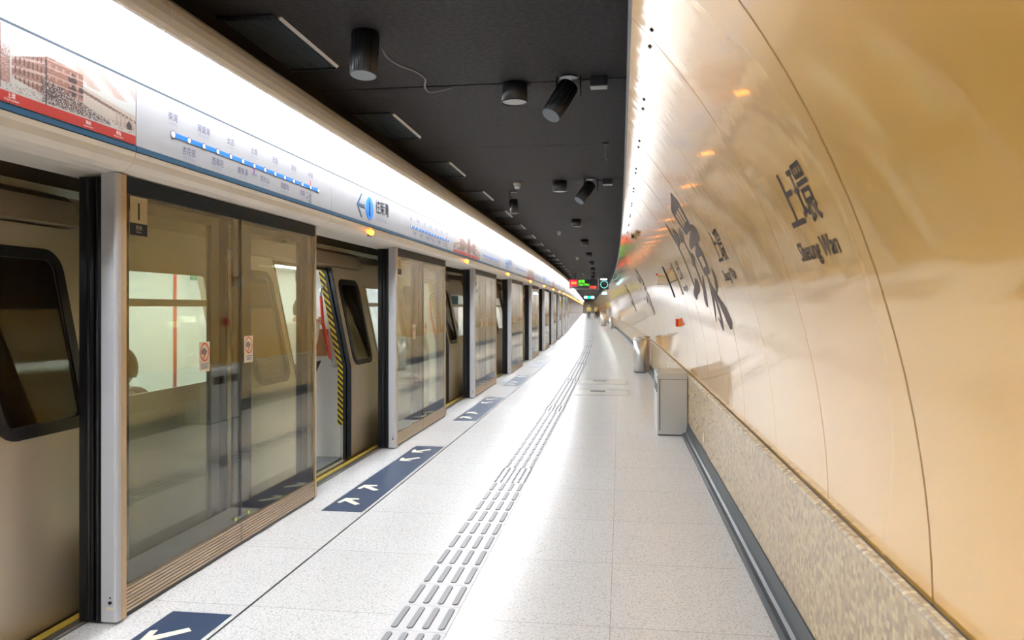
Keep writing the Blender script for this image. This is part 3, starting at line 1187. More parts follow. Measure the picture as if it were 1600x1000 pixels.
s = 6.42 - .3 * 15
i = 0
TE = 150
rest = (MB(), MB())
while s < TE:
    ph = (s - 6.42 + 452) % PER
    isdot = ph < .55 or ph > PER - .001
    if PER - .29 < ph < PER - .0005:
        s = s - ph + PER        # start the dot tiles exactly
        continue
    if s < 14.6:
        bb, tt = MB(), MB()
        (dot_tile if isdot else bar_tile)((bb, tt), s)
        o = tt.build('dot_tile' if isdot else 'bar_tile', M['tact'], tp)
        bb.build('raised_dots' if isdot else 'raised_bars', M['bar'], o)
    else:
        (dot_tile if (isdot and s < 40) else bar_tile)(rest, s)
    s += .3
    i += 1
o = rest[1].build('bar_tile', M['tact'], tp); tag(o, kind='stuff')
rest[0].build('raised_bars', M['bar'], o)

# ------------------------------------------------------------------ lettering on the curved wall
def wall_lettering(sc, label, detail=True):
    t = thing('station_name', label, 'lettering')
    fn = lambda t0: (lambda a, c: wall_pt(sc - a, t0 + c, .0015))
    b = MB(); add_text(b, '上環', .225, fn(1.118), .93, 'CENTER', bold=.0035); b.build('chinese_name', M['brown'], t, fix=False)
    b = MB(); add_text(b, 'Sheung Wan', .098, fn(.985), 1.0, 'CENTER', bold=.003); b.build('english_name', M['brown'], t, fix=False)
    return t


BR1 = [[(6.93, 1.60, .03), (6.91, 1.56, .055), (6.92, 1.35, .036), (6.97, 1.15, .032), (6.98, .97, .045)],
       [(6.94, 1.38, .02), (6.80, 1.43, .05), (6.60, 1.47, .07), (6.52, 1.43, .02)],
       [(7.28, .92, .02), (7.15, .93, .05), (6.95, .965, .045), (6.70, 1.01, .065), (6.56, 1.02, .02)]]
BR2 = [[(6.50, 1.40, .02), (6.30, 1.44, .045), (6.14, 1.47, .03)], [(6.47, 1.18, .02), (6.30, 1.21, .04), (6.17, 1.25, .03)],
       [(6.32, 1.46, .035), (6.33, 1.20, .04), (6.37, .95, .045)], [(6.54, .86, .03), (6.46, .87, .06), (6.28, .97, .045), (6.10, 1.07, .008)],
       [(6.04, 1.63, .045), (5.97, 1.41, .045)], [(6.02, 1.61, .035), (5.75, 1.63, .045), (5.49, 1.65, .065)],
       [(5.50, 1.66, .06), (5.55, 1.42, .045)], [(5.97, 1.43, .03), (5.56, 1.45, .035)], [(5.86, 1.61, .026), (5.84, 1.45, .026)], [(5.70, 1.62, .026), (5.69, 1.46, .026)],
       [(6.14, 1.31, .02), (5.80, 1.34, .045), (5.42, 1.37, .065), (5.36, 1.34, .01)],
       [(5.96, 1.25, .045), (5.90, 1.07, .04)], [(5.94, 1.235, .03), (5.60, 1.265, .05)], [(5.60, 1.27, .05), (5.64, 1.08, .04)], [(5.90, 1.085, .03), (5.64, 1.10, .035)],
       [(5.80, 1.06, .05), (5.92, .90, .05), (6.16, .69, .008)], [(5.80, 1.00, .045), (5.79, .80, .06), (5.83, .67, .045), (5.95, .73, .008)],
       [(5.40, 1.07, .05), (5.48, 1.00, .05), (5.62, .92, .012)], [(5.77, .99, .02), (5.60, .84, .06), (5.40, .73, .085), (5.26, .71, .008)]]


def brush_mesh(strokes, ds):
    """brush strokes laid on the curved wall as ribbons of changing width"""
    mb = MB()
    for st in strokes:
        pts = []
        n = len(st)
        for i in range(n - 1):
            p0, p1, p2, p3 = (Vector(st[max(i - 1, 0)]), Vector(st[i]), Vector(st[i + 1]), Vector(st[min(i + 2, n - 1)]))
            for q in range(8):
                f = q / 8
                pts.append(.5 * ((2 * p1) + (p2 - p0) * f + (2 * p0 - 5 * p1 + 4 * p2 - p3) * f * f + (3 * p1 - p0 - 3 * p2 + p3) * f ** 3))
        pts.append(Vector(st[-1]))
        base = len(mb.v)
        for i, p in enumerate(pts):
            d = pts[min(i + 1, len(pts) - 1)] - pts[max(i - 1, 0)]
            d = Vector((d.x, d.y)).normalized()
            nn = Vector((-d.y, d.x))
            w = max(.004, p.z * .95) * (1 + .07 * math.sin(i * 1.7))
            if i in (0, len(pts) - 1):
                w *= .55
            for q in (-1, 0, 1):
                mb.v.append(tuple(wall_pt(p.x + nn.x * w * q + ds, p.y + nn.y * w * q, .0018)))
        for i in range(len(pts) - 1):
            for q in (0, 1):
                k = base + 3 * i + q
                mb.f.append((k, k + 1, k + 4, k + 3)); mb.uv.append(None); mb.sm.append(False)
    return mb


def brush_sign(ds, label):
    t = thing('calligraphy', label, 'lettering')
    brush_mesh(BR1, ds).build('first_character', M['brush'], t, fix=False)
    brush_mesh(BR2, ds).build('second_character', M['brush'], t, fix=False)


wall_lettering(2.675, 'dark brown Sheung Wan station name with two characters, largest and nearest on the gold wall')
wall_lettering(4.76, 'second nearest small brown Sheung Wan lettering, between the nearest name and the big calligraphy')
wall_lettering(7.86, 'tiny brown Sheung Wan lettering just beyond the big brush calligraphy')
brush_sign(0, 'big brown brush calligraphy of two characters on the curved gold wall')
for i in (1, 2):
    d = 10.4 * i
    w_ = 'first' if i == 1 else 'second'
    brush_sign(d, f'{w_} repeat of the big brush calligraphy further down the curved wall')
    wall_lettering(7.86 + d, f'small station name beyond the {w_} distant calligraphy on the curved wall')

# ------------------------------------------------------------------ bins on the right
t = thing('litter_bin', 'rectangular stainless steel litter bin against the mosaic wall', 'bin', W(9.05, 0), ang(9.05))
b = MB(); b.box(.43, .775, .0, .75, .012, .66, .006); b.build('bin_body', M['steel'], t)
b = MB()
pr = [(.43, .66), (.425, .69), (.435, .712), (.46, .726), (.50, .73), (.775, .73), (.775, .66)]
b.prism(pr, -.004, .754); b.build('bin_lid', M['steel'], t)
b = MB(); b.box(.455, .463, -.003, .0, .06, .655); b.box(.44, .77, -.002, .0, .655, .660); b.build('door_seam', M['black'], t)
b = MB(); b.box(.424, .431, .08, .34, .50, .60); b.box(.424, .431, .42, .68, .50, .60); b.build('bin_slot', M['black'], t)
b = MB(); b.box(.424, .43, .05, .70, .46, .48); b.build('slot_ledge', M['steel'], t)
b = MB(); b.box(.438, .77, .01, .74, .0, .012); b.build('bin_foot', M['black'], t)


def cyl_bin(s, x, label, h=.80, r=.145):
    t = thing('round_bin', label, 'bin', W(s, x), ang(s))
    b = MB(); b.cyl((0, 0, .015), (0, 0, h - .05), r, n=40); b.build('bin_body', M['steel'], t)
    b = MB(); b.cyl((0, 0, h - .05), (0, 0, h), r * 1.02, r * .93, n=40); b.build('bin_rim', M['steel'], t)
    b = MB(); b.cyl((0, 0, h - .001), (0, 0, h + .002), r * .62, n=30); b.build('bin_opening', M['black'], t)
    b = MB(); b.cyl((0, 0, 0), (0, 0, .015), r * .9, n=40); b.build('bin_foot', M['black'], t)


cyl_bin(17.75, .52, 'tall round stainless steel bin behind the rectangular litter bin')
cyl_bin(54, .52, 'small distant bright round bin beyond the tall round bin')
cyl_bin(61, .10, 'far dull grey round bin on the right of the platform', .95, .22)
b = MB(); b.box(-.055, .055, -.09, .09, .0, .80, .006)
t = thing('cabinet', 'slim brown cabinet tucked between the tall round bin and the wall', 'cabinet', W(18.1, .70), ang(18.1))
b.build('cabinet_body', M['bronze'], t)
b = MB(); b.box(-.058, .056, -.093, .093, .80, .815); b.build('cabinet_top', M['black'], t)

# floor access hatches
for s_, lab in ((13.5, 'nearer rectangular access hatch let into the floor with dark handle'), (15.4, 'farther rectangular access hatch let into the floor with dark handle')):
    t = thing('floor_hatch', lab, 'hatch', W(s_, -.3), ang(s_))
    b = MB(); b.box(-.46, .46, -.44, .44, .0005, .002)
    hatch_m = bpy.data.materials.get('hatch_plate') or mat('hatch_plate', (.50, .50, .49), .3)
    b.build('hatch_plate', hatch_m, t)
    b = MB()
    for x0, x1, y0, y1 in ((-.47, .47, -.452, -.44), (-.47, .47, .44, .452), (-.47, -.46, -.45, .45), (.46, .47, -.45, .45)):
        b.box(x0, x1, y0, y1, .0005, .003)
    b.build('hatch_frame', M['steeledge'], t)
    b = MB(); b.box(-.20, .06, .12, .24, .002, .006); b.build('hatch_handle', M['black'], t)

# ------------------------------------------------------------------ wall fittings
t = thing('wall_socket', 'small white socket on the mosaic wall near the litter bin', 'socket', W(7.35, .775, .27), ang(7.35))
b = MB(); b.box(-.004, .006, -.035, .035, -.045, .045, .002); b.build('socket_plate', M['plastic'], t)
b = MB(); b.box(-.006, -.004, -.018, .018, -.02, .02); b.build('socket_face', M['white'], t)
p = wall_pt(10.0, wall_z(1.30), 0)
t = thing('fire_call_point', 'small red and orange call point on the pale part of the curved wall', 'alarm', p, ang(10))
b = MB(); b.box(-.050, -.022, -.04, .05, -.05, .05, .003); b.build('call_box', M['red'], t)
b = MB(); b.box(-.022, .008, -.04, .05, -.05, .05); b.build('side_plate', M['orange'], t)

t = thing('wall_speaker', 'pale box on the curved wall with red dot beside a slanting black bar', 'speaker', W(9.9, .60), ang(9.9))
b = MB(); b.box(-.13, .03, -.06, .06, 1.79, 1.885, .006); b.build('speaker_box', M['plastic'], t)
b = MB(); b.box(-.13, .03, -.063, .06, 1.889, 1.925, .004); b.build('top_bracket', M['bronze'], t)
b = MB(); b.cyl((-.135, -.05, 1.915), (-.135, -.075, 1.915), .013, n=14); b.build('red_dot', M['red'], t)
t = thing('wall_bar', 'thin slanting black bar standing off the curved wall in front of the pale box', 'bar', W(9, .6), ang(9))
o_ = W(9, .6)
b = MB()
b.tube([wall_pt(9, wall_z(zz), .05) - o_ for zz in (1.99, 1.90, 1.80, 1.70, 1.63)], .010); b.build('black_bar', M['black'], t)
b = MB(); b.tube([wall_pt(9, wall_z(1.80), .05) - o_, wall_pt(9.02, wall_z(1.80), -.005) - o_], .005); b.build('bar_arm', M['black'], t)

p = wall_pt(10.7, wall_z(2.50), .0)
t = thing('wall_camera', 'small brown camera box high on the bright curved wall', 'camera', p, ang(10.7))
b = MB(); b.box(-.07, .02, -.05, .05, -.06, .02, .006); b.build('camera_body', M['bronze'], t)
b = MB(); b.cyl((-.04, -.05, -.02), (-.04, -.07, -.025), .02, n=16); b.build('camera_lens', M['black'], t)

# bolts along the top edge of the wall panels
bt = None
for k in range(0, 16):
    s = SEAM + PW * (k + 1)
    for d in (-.10, .10):
        p = wall_pt(s + d, TL[-1] - .12, 0)
        q = wall_pt(s + d, TL[-1] - .12, .006)
        if bt is None:
            bt = MB()
        bt.cyl(p, q, .009, n=8, smooth=False)
struct(bt.build('trim_10', M['fixture']))

# ------------------------------------------------------------------ ceiling fittings
def can(p0, p1, r, label, cat='spotlight', bottom='fixtureb', name='spotlight', ribs=0, group=None, bracket=None):
    t = thing(name, label, cat, p0, 0, group)
    d = Vector(p1) - Vector(p0)
    b = MB(); b.cyl((0, 0, 0), d, r, n=36)
    if ribs:
        dn = d.normalized(); a = dn.orthogonal().normalized(); c = dn.cross(a)
        for i in range(ribs):
            q = 2 * PI * i / ribs
            w = (a * math.cos(q) + c * math.sin(q)) * r
            b.cyl(w, w + d, .0035, n=6)
    b.build('can', M['fixture'], t)
    b = MB(); b.cyl(d * 1.0, d * 1.012, r * .93, n=36, smooth=False); b.build('lens', M[bottom], t)
    b = MB()
    if bracket:
        for a_, c_ in bracket:
            b.tube([Vector(a_) - Vector(p0), Vector(c_) - Vector(p0)], .007, 8)
    b.cyl((0, 0, CZ - p0[2]), (0, 0, CZ - p0[2] - .012), r * .9, n=24)
    b.build('mount', M['fixture'], t)
    return t


c1 = W(4.53, -1.56, 3.19)
can(c1, Vector((-1.565, 4.50, 2.925)), .082, 'large black ribbed cylinder speaker on ceiling with grey cable', 'speaker', 'fixtureb', 'ceiling_speaker', ribs=18)
cb = MB()
pts = [(-1.475, 4.60, 3.12), (-1.46, 4.66, 3.08), (-1.44, 4.9, 3.10), (-1.42, 5.15, 3.145), (-1.41, 5.4, 3.165), (-1.47, 5.62, 3.17), (-1.46, 5.72, 3.16), (-1.38, 5.76, 3.18), (-1.27, 5.75, 3.195)]
sm = []
for i in range(len(pts) - 1):
    for q in range(4):
        a, c = Vector(pts[i]), Vector(pts[i + 1])
        p_ = Vector(pts[max(i - 1, 0)]); n_ = Vector(pts[min(i + 2, len(pts) - 1)])
        f = q / 4
        sm.append(.5 * ((2 * a) + (c - p_) * f + (2 * p_ - 5 * a + 4 * c - n_) * f * f + (3 * a - p_ - 3 * c + n_) * f ** 3))
cb.tube(sm, .0075)
tag(cb.build('cable', M['cable']), 'grey cable drooping from the large ribbed ceiling speaker', 'cable')

t = None
for k in range(0, 14):
    s = 5.74 + PER * k
    g = None
    if k < 7:
        lab = 'squat black drum downlight nearest the camera, right of the large ribbed cylinder' if k == 0 else f'{ORD[k]} squat black drum downlight from the camera on the dark ceiling'
    else:
        lab = 'far black drum downlight in the receding ceiling row'; g = 'distant drum downlights'
    if t is None:
        t = thing('downlight', lab, 'ceiling light', W(s, -.80, 0), ang(s))
        b = MB(); b.cyl((0, 0, CZ - .135), (0, 0, CZ - .002), .098, n=40); b.build('drum', M['fixture'], t)
        b = MB(); b.cyl((0, 0, CZ - .139), (0, 0, CZ - .134), .088, n=40, smooth=False); b.build('diffuser', M['lens'], t)
        b = MB(); b.cyl((0, 0, CZ - .145), (0, 0, CZ - .135), .099, .097, n=40, caps=False); b.build('rim', M['fixture'], t)
    else:
        dup(t, W(s, -.80, 0), ang(s), lab, g)

for k, lab in ((0, 'tilted black spotlight nearest the camera beside the curved wall'), (1, 'second tilted black spotlight with grey lens, right of a drum downlight')):
    s = 5.62 + PER * k
    p0 = W(s, -.38, 3.13); p1 = W(s - .12, -.50, 2.89)
    if k: p1 = W(s - .10, -.53, 2.90)
    can(p0, p1, .072, lab, 'spotlight', 'fixtureb', 'spotlight', ribs=12,
        bracket=[((p0.x - .085, p0.y, CZ), (p0.x - .09, p0.y - .05, 3.03)), ((p0.x + .085, p0.y, CZ), (p0.x + .09, p0.y - .05, 3.03))])
for k, lab in ((0, 'small black junction box on ceiling right of the nearest tilted spotlight'), (1, 'small black junction box on ceiling right of the second tilted spotlight')):
    s = 5.66 + PER * k
    t = thing('junction_box', lab, 'box', W(s, -.16, 0), ang(s))
    b = MB(); b.box(-.065, .065, -.05, .05, CZ - .075, CZ - .001, .004); b.build('box_case', M['fixture'], t)
    b = MB(); b.box(-.06, .06, -.045, .045, CZ - .080, CZ - .075); b.build('box_cover', M['lens'], t)
    b = MB(); b.tube([(-.065, 0, CZ - .012), (-.20, 0, CZ - .012)], .006); b.tube([(.065, .0, CZ - .012), (.2, .0, CZ - .012)], .005); b.build('conduit', M['fixture'], t)

s = 11.1
can(W(s, -1.545, 3.08), W(s, -1.53, 2.88), .062, 'black cylinder spotlight hanging beside the nearest cream smoke detector', 'spotlight', 'fixtureb', 'spotlight',
    bracket=[((W(s, -1.6).x, s - .02, CZ), (W(s, -1.60).x, s - .02, 3.13)), ((W(s, -1.6).x, s - .02, 3.13), (W(s, -1.54).x, s, 3.08))])
p = W(7.9, -.15)
t = thing('ceiling_hook', 'small thin black hook hanging from the ceiling near the curved wall', 'hook', p)
b = MB(); b.tube([(0, 0, CZ), (0, 0, 3.03), (.02, 0, 3.02)], .008); b.build('rod', M['cable'], t)
b = MB(); b.box(-.03, .03, -.012, .012, CZ - .025, CZ - .001); b.build('hook_plate', M['fixture'], t)
sd = None
for i, (s, x, lab) in enumerate(((10.3, -1.385, 'nearest cream smoke detector on the dark ceiling'), (17.0, -1.29, 'second cream smoke detector on the dark ceiling'), (26.0, -1.25, 'third cream smoke detector on the dark ceiling'), (38.5, -1.30, 'fourth tiny cream smoke detector on the dark ceiling'), (39.0, -2.0, 'fifth tiny cream smoke detector, left of the fourth'))):
    if sd is None:
        sd = thing('smoke_detector', lab, 'smoke detector', W(s, x), 0)
        b = MB(); b.cyl((0, 0, CZ), (0, 0, CZ - .03), .052, n=28); b.build('detector_base', M['plastic'], sd)
        b = MB(); b.cyl((0, 0, CZ - .03), (0, 0, CZ - .085), .044, .034, n=28); b.build('detector_head', M['white'], sd)
        b = MB(); b.cyl((0, 0, CZ - .05), (0, 0, CZ - .056), .046, n=28); b.build('detector_ring', M['cable'], sd)
    else:
        dup(sd, W(s, x), 0, lab)

vt = None
for k in range(0, 24):
    s = 4.68 + 2.26 * k
    g = None
    if k < 8:
        lab = 'large dark slatted ceiling vent with white edge at the top left' if k == 0 else f'{ORD[k]} dark slatted ceiling vent with white edge from the camera'
    else:
        lab = 'distant ceiling vent with faint white edge'; g = 'distant ceiling vents'
    if vt is None:
        vt = thing('ceiling_vent', lab, 'vent', W(s, 0), ang(s))
        b = MB()
        for q in range(17):
            x = -2.44 + q * .0275
            b.box(x, x + .011, -.46, .46, CZ - .010, CZ - .001)
        b.build('slats', M['vent'], vt)
        b = MB()
        b.box(-2.50, -2.455, -.52, .52, CZ - .013, CZ - .001); b.box(-2.455, -1.99, -.52, -.475, CZ - .013, CZ - .001); b.box(-2.455, -1.99, .475, .52, CZ - .013, CZ - .001)
        b.box(-2.455, -1.99, -.475, .475, CZ - .0012, CZ - .0006)
        b.build('vent_frame', M['fixture'], vt)
        b = MB(); b.prism([(-1.988, CZ - .001), (-1.982, CZ - .016), (-1.966, CZ - .001)], -.46, .46); b.build('vent_edge', M['ventedge'], vt)
    else:
        dup(vt, W(s, 0), ang(s), lab, g)

# hanging boards and signs down the platform
s = 38.5
t = thing('departure_board', 'hanging black LED board with red and green characters over the platform', 'display', W(s, 0), ang(s))
b = MB(); b.box(-2.02, -.60, -.12, .12, 2.42, 2.90, .01); b.build('board_case', M['fixture'], t)
b = MB(); b.box(-2.04, -.585, -.125, -.10, 2.405, 2.42); b.box(-2.06, -2.02, -.125, -.1, 2.405, 2.915); b.box(-.60, -.585, -.125, -.1, 2.405, 2.915); b.build('board_frame', M['plastic'], t)
b = MB(); b.box(-1.98, -1.60, -.126, -.121, 2.55, 2.88); b.build('red_field', M['ledpink'], t)
fnb = lambda x0, z0: (lambda a, c: (x0 + a, -.129, z0 + c))
b = MB(); add_text(b, '柴灣', .16, fnb(-1.56, 2.73), 1, 'LEFT', bold=.008); add_text(b, 'Chai Wan', .15, fnb(-1.56, 2.58), .9, 'LEFT', bold=.008); b.build('green_text', M['ledgreen'], t)
b = MB(); add_text(b, '17:08', .16, fnb(-1.02, 2.44), 1, 'LEFT', bold=.01); add_text(b, '1', .14, fnb(-1.94, 2.44), 1, 'LEFT', bold=.01); b.build('red_text', M['ledred'], t)
b = MB(); add_text(b, '島線', .14, fnb(-1.93, 2.66), 1, 'LEFT', bold=.006); b.build('orange_text', emit_mat('led_orange', (1, .35, .05), 2), t)
b = MB(); b.tube([(-1.7, 0, 2.9), (-1.7, 0, CZ)], .02); b.tube([(-.9, 0, 2.9), (-.9, 0, CZ)], .02); b.build('hanger', M['fixture'], t)

t = thing('platform_clock', 'hanging black clock with glowing cyan dots right of the LED board', 'clock', W(s, 0), ang(s))
b = MB(); b.box(-.53, -.04, -.11, .11, 2.38, 2.94, .01); b.build('clock_case', M['fixture'], t)
b = MB()
for i in range(12):
    a = 2 * PI * i / 12
    c = Vector((-.27 + .175 * math.cos(a), -.112, 2.64 + .175 * math.sin(a)))
    b.cyl(c, c + Vector((0, -.006, 0)), .022, n=10, smooth=False)
b.build('hour_dots', M['ledcyan'], t)
b = MB(); b.box(-.276, -.264, -.118, -.112, 2.64, 2.78); b.prism([(-.27, 2.635), (-.20, 2.70), (-.195, 2.69), (-.262, 2.63)], -.118, -.112); b.build('clock_hand', M['white'], t)
b = MB(); b.box(-.45, -.12, -.114, -.108, 2.86, 2.925); b.build('lit_top_label', M['clockw'], t)
b = MB(); b.box(-.56, -.53, -.115, .1, 2.38, 2.94); b.build('side_frame', M['plastic'], t)
b = MB(); b.tube([(-.28, 0, 2.94), (-.28, 0, CZ)], .018); b.build('hanger', M['fixture'], t)

s = 84
t = thing('exit_sign', 'distant lit green and white exit sign hanging over the platform', 'sign', W(s, 0), ang(s))
b = MB(); b.box(-1.55, -.45, -.06, .06, 2.42, 2.74); b.build('sign_case', M['fixture'], t)
b = MB(); b.box(-1.53, -1.22, -.066, -.06, 2.46, 2.70); b.box(-.80, -.47, -.066, -.06, 2.46, 2.70); b.build('white_field', M['signlit'], t)
b = MB(); b.box(-1.20, -.82, -.066, -.06, 2.46, 2.70); b.build('green_field', M['exitlit'], t)
b = MB(); b.tube([(-1.3, 0, 2.74), (-1.3, 0, CZ)], .02); b.tube([(-.7, 0, 2.74), (-.7, 0, CZ)], .02); b.build('hanger', M['fixture'], t)
s = 44
t = thing('hanging_sign', 'small slanting lit blue white sign below and right of the platform clock', 'sign', W(s, 0), ang(s))
b = MB(); b.box(-.33, -.03, -.9, .9, 2.26, 2.36); b.build('sign_case', M['fixture'], t)
b = MB(); b.box(-.30, -.06, -.91, -.9, 2.27, 2.35); b.box(-.32, -.04, -.88, .88, 2.25, 2.26); b.build('lit_face', M['signlit'], t)
b = MB(); b.tube([(-.18, 0, 2.36), (-.18, 0, CZ)], .015); b.build('hanger', M['fixture'], t)


# ------------------------------------------------------------------ the train
def bx(z, d=0.0):
    """x of the train's side at a height; d > 0 is towards the platform"""
    if z <= .9:
        return -2.705 + d
    if z <= 2.0:
        return -2.705 - .215 * (z - .9) / 1.03 + d
    return -2.705 - .230 - (z - 2.0) * .6 + d


def side_band(mb, y0, y1, z0, z1, th=.05, d=0.0):
    zs = sorted({z0, z1} | {z for z in (.9, 2.0) if z0 < z < z1})
    outer = [(bx(z, d), z) for z in zs]
    inner = [(bx(z, d) - th, z) for z in reversed(zs)]
    mb.prism(outer + inner, y0, y1)


def round_frame(mb, y0, y1, z0, z1, r, w, d0, th):
    """rounded rectangular ring following the side's lean"""
    def ring(g):
        pts = []
        R = max(r - g, .01)
        for cy, cz, a0 in ((y1 - g - R, z1 - g - R, 0), (y0 + g + R, z1 - g - R, 90), (y0 + g + R, z0 + g + R, 180), (y1 - g - R, z0 + g + R, 270)):
            for q in range(7):
                a = math.radians(a0 + 15 * q)
                pts.append((cy + R * math.cos(a), cz + R * math.sin(a)))
        return pts
    A, B = ring(0), ring(w)
    n = len(A)
    base = len(mb.v)
    for dd in (d0, d0 + th):
        for P_ in (A, B):
            for y, z in P_:
                mb.v.append((bx(z, dd), y, z))
    for i in range(n):
        j = (i + 1) % n
        for f in ((2 * n + i, 2 * n + j, 3 * n + j, 3 * n + i), (i, j, 2 * n + j, 2 * n + i), (n + i, n + j, 3 * n + j, 3 * n + i), (i, j, n + j, n + i)):
            mb.f.append(tuple(base + q for q in f)); mb.uv.append(None); mb.sm.append(False)
    return A, B


def pane(mb, B, d):
    mb.poly([(bx(z, d), y, z) for y, z in B]); mb.poly([(bx(z, d - .006), y, z) for y, z in reversed(B)])


def holed_band(mb, y0, y1, z0, z1, hole, d=0.0, th=.05):
    """band of body side with a rectangular opening"""
    a0, a1, c0, c1 = hole
    side_band(mb, y0, a0, z0, z1, th, d); side_band(mb, a1, y1, z0, z1, th, d)
    side_band(mb, a0, a1, z0, c0, th, d); side_band(mb, a0, a1, c1, z1, th, d)


CARL = PER * 5
DOORS = [PER * (i + .5) for i in range(5)]
HW = .65
car = thing('train_car', '', 'train')
body = MB()
zb, zt = -.12, 2.45
edges = [.12]
for y in DOORS:
    edges += [y - HW, y + HW]
edges += [CARL - .12]
for i in range(0, len(edges), 2):
    y0, y1 = edges[i], edges[i + 1]
    if 0 < i < len(edges) - 2:
        c = (y0 + y1) / 2
        holed_band(body, y0, y1, zb, zt, (c - .54, c + .54, .99, 1.73))
    else:
        side_band(body, y0, y1, zb, zt)
for y in DOORS:
    side_band(body, y - HW, y + HW, 1.90, zt)
    side_band(body, y - HW, y + HW, zb, -.03)
body.build('body_side', M['train'], car)
b = MB()
b.prism([(bx(2.45), 2.44), (-3.35, 2.72), (-3.9, 2.80), (-4.8, 2.80), (-5.35, 2.72), (-5.9, 2.3), (-5.95, 0), (-5.95, -.12), (-5.90, -.12), (-5.88, 2.28), (-5.3, 2.66), (-4.8, 2.72), (-3.9, 2.72), (-3.35, 2.66), (bx(2.45) - .04, 2.40)], .12, CARL - .12)
b.build('roof', M['trainhi'], car)
b = MB(); b.box(-5.9, -2.76, .12, CARL - .12, -.10, -.01); b.build('train_floor', M['tfloor'], car)
b = MB(); b.box(-2.73, -2.69, .12, CARL - .12, -.34, -.13)
for i in range(90):
    b.box(-2.70, -2.675, .3 + .245 * i, .47 + .245 * i, -.13, -.05)
b.build('door_sill', M['steeledge'], car)
b = MB()
b.box(-5.60, -5.55, .12, CARL - .12, -.02, 2.2)
b.box(-5.55, -2.98, .12, CARL - .12, 2.10, 2.14)
for i in range(0, len(edges), 2):
    y0, y1 = edges[i], edges[i + 1]
    for q, y in ((1, y0), (-1, y1)):
        if .2 < y < CARL - .2:
            ys = sorted((y + q * .03, y + q * .07))
            b.prism([(-2.775, -.01), (-2.775, .9), (-2.99, 1.95), (-3.16, 1.95), (-3.16, -.01)], ys[0], ys[1])
b.build('lining', M['tint'], car)
b = MB()
for i in range(11):
    b.box(-3.75, -3.60, .4 + 2.0 * i, 2.2 + 2.0 * i, 2.085, 2.099); b.box(-4.9, -4.75, .4 + 2.0 * i, 2.2 + 2.0 * i, 2.085, 2.099)
b.build('interior_light', M['tled'], car)
for y in DOORS:
    # opposite closed doors and windows drawn as frames on the far lining
    b = MB(); b.box(-5.55, -5.535, y - .66, y - .64, 0, 1.9); b.box(-5.55, -5.535, y - .006, y + .006, 0, 1.9); b.box(-5.55, -5.535, y + .64, y + .66, 0, 1.9)
    b.box(-5.55, -5.535, y - .66, y + .66, 1.9, 1.92)
    b.build('far_door_seam', M['inkg'], car)
    b = MB(); b.tube([(-4.15, y, 0), (-4.15, y, 2.1)], .017); po = b.build('centre_pole', M['redpole'], car)
    for q in (-1, 1):
        b = MB(); x0 = -2.88
        b.tube([(x0, y + q * .665, 1.70), (x0 - .03, y + q * .62, 1.72), (x0 - .07, y + q * .60, 1.68), (x0 - .07, y + q * .60, 1.60)], .014)
        b.tube([(x0 + .03, y + q * .60, .99), (x0 + .035, y + q * .61, .93), (x0 + .06, y + q * .64, .90), (x0 + .07, y + q * .665, .90)], .014)
        g = b.build('grab_rail', M['seat'], car)
        b = MB(); b.tube([(x0 - .07, y + q * .60, 1.60), (x0 - .05, y + q * .60, 1.35), (x0 + .03, y + q * .60, .99)], .017); b.build('red_grip', M['redpole'], g)
        # striped edge beside the opening, facing into the doorway
        b = MB()
        ys = sorted((y + q * (HW - .004), y + q * (HW - .010)))
        b.prism([(bx(.32) - .012, .32), (bx(.9) - .012, .9), (bx(1.88) - .012, 1.88), (bx(1.88) - .085, 1.88), (bx(.9) - .085, .9), (bx(.32) - .085, .32)], ys[0], ys[1])
        b.build('hazard_strip', M['hazard'], car)
        b = MB()
        ys = sorted((y + q * (HW - .02), y + q * (HW + .005)))
        side_band(b, ys[0], ys[1], -.03, 1.90, .03, .004); b.build('door_gasket', M['black'], car)
    b = MB(); side_band(b, y - HW, y + HW, 1.87, 1.90, .05, .0); b.build('door_head', M['black'], car)
    b = MB(); b.prism([(bx(1.93, .005), 1.915), (bx(1.93, .085), 1.925), (bx(2.05, .085), 2.055), (bx(2.09, .06), 2.085), (bx(2.10, -.01), 2.10)], y - 1.52, y + 1.52); b.build('door_cover', M['trainhi'], car)
    for q in (-1, 1):
        y0, y1 = sorted((y + q * .655, y + q * 1.515))
        w0, w1 = sorted((y + q * .78, y + q * 1.34))
        b = MB(); holed_band(b, y0, y1, .0, 1.905, (w0 + .02, w1 - .02, .95, 1.745), .048, .03); lf = b.build('door_leaf', M['train'], car)
        b = MB(); A, B_ = round_frame(b, w0 - .02, w1 + .02, .905, 1.79, .11, .055, .046, .012); b.build('window_gasket', M['black'], lf)
        b = MB(); pane(b, B_, .045); b.build('window_pane', M['dglass'], lf, fix=False)
        b = MB(); yy = y0 if q > 0 else y1; side_band(b, yy - .012, yy + .012, .0, 1.90, .032, .05); b.build('leaf_edge', M['black'], lf)
for i in range(2, len(edges) - 2, 2):
    c = (edges[i] + edges[i + 1]) / 2
    b = MB(); A, B_ = round_frame(b, c - .565, c + .565, .965, 1.755, .05, .04, -.004, .012); side_band(b, c - .54, c + .54, 1.505, 1.55, .02, .006); wf = b.build('window_frame', M['train'], car)
    b = MB(); pane(b, B_, -.012); b.build('window_pane', M['wglass'], wf, fix=False)
    b = MB(); b.prism([(-2.82, .40), (-3.25, .36), (-3.27, .40), (-3.22, .44), (-2.85, .46), (-2.83, .80), (-2.80, .80)], c - 1.05, c + 1.05); b.build('seat_bench', M['seat'], car)
b = MB()
for y in DOORS:
    b.box(-5.548, -5.53, y - 1.9, y - .95, 1.86, 2.0)
b.build('advert_panel', mat('advert_green', (.12, .45, .30), .4), car)
b = MB()
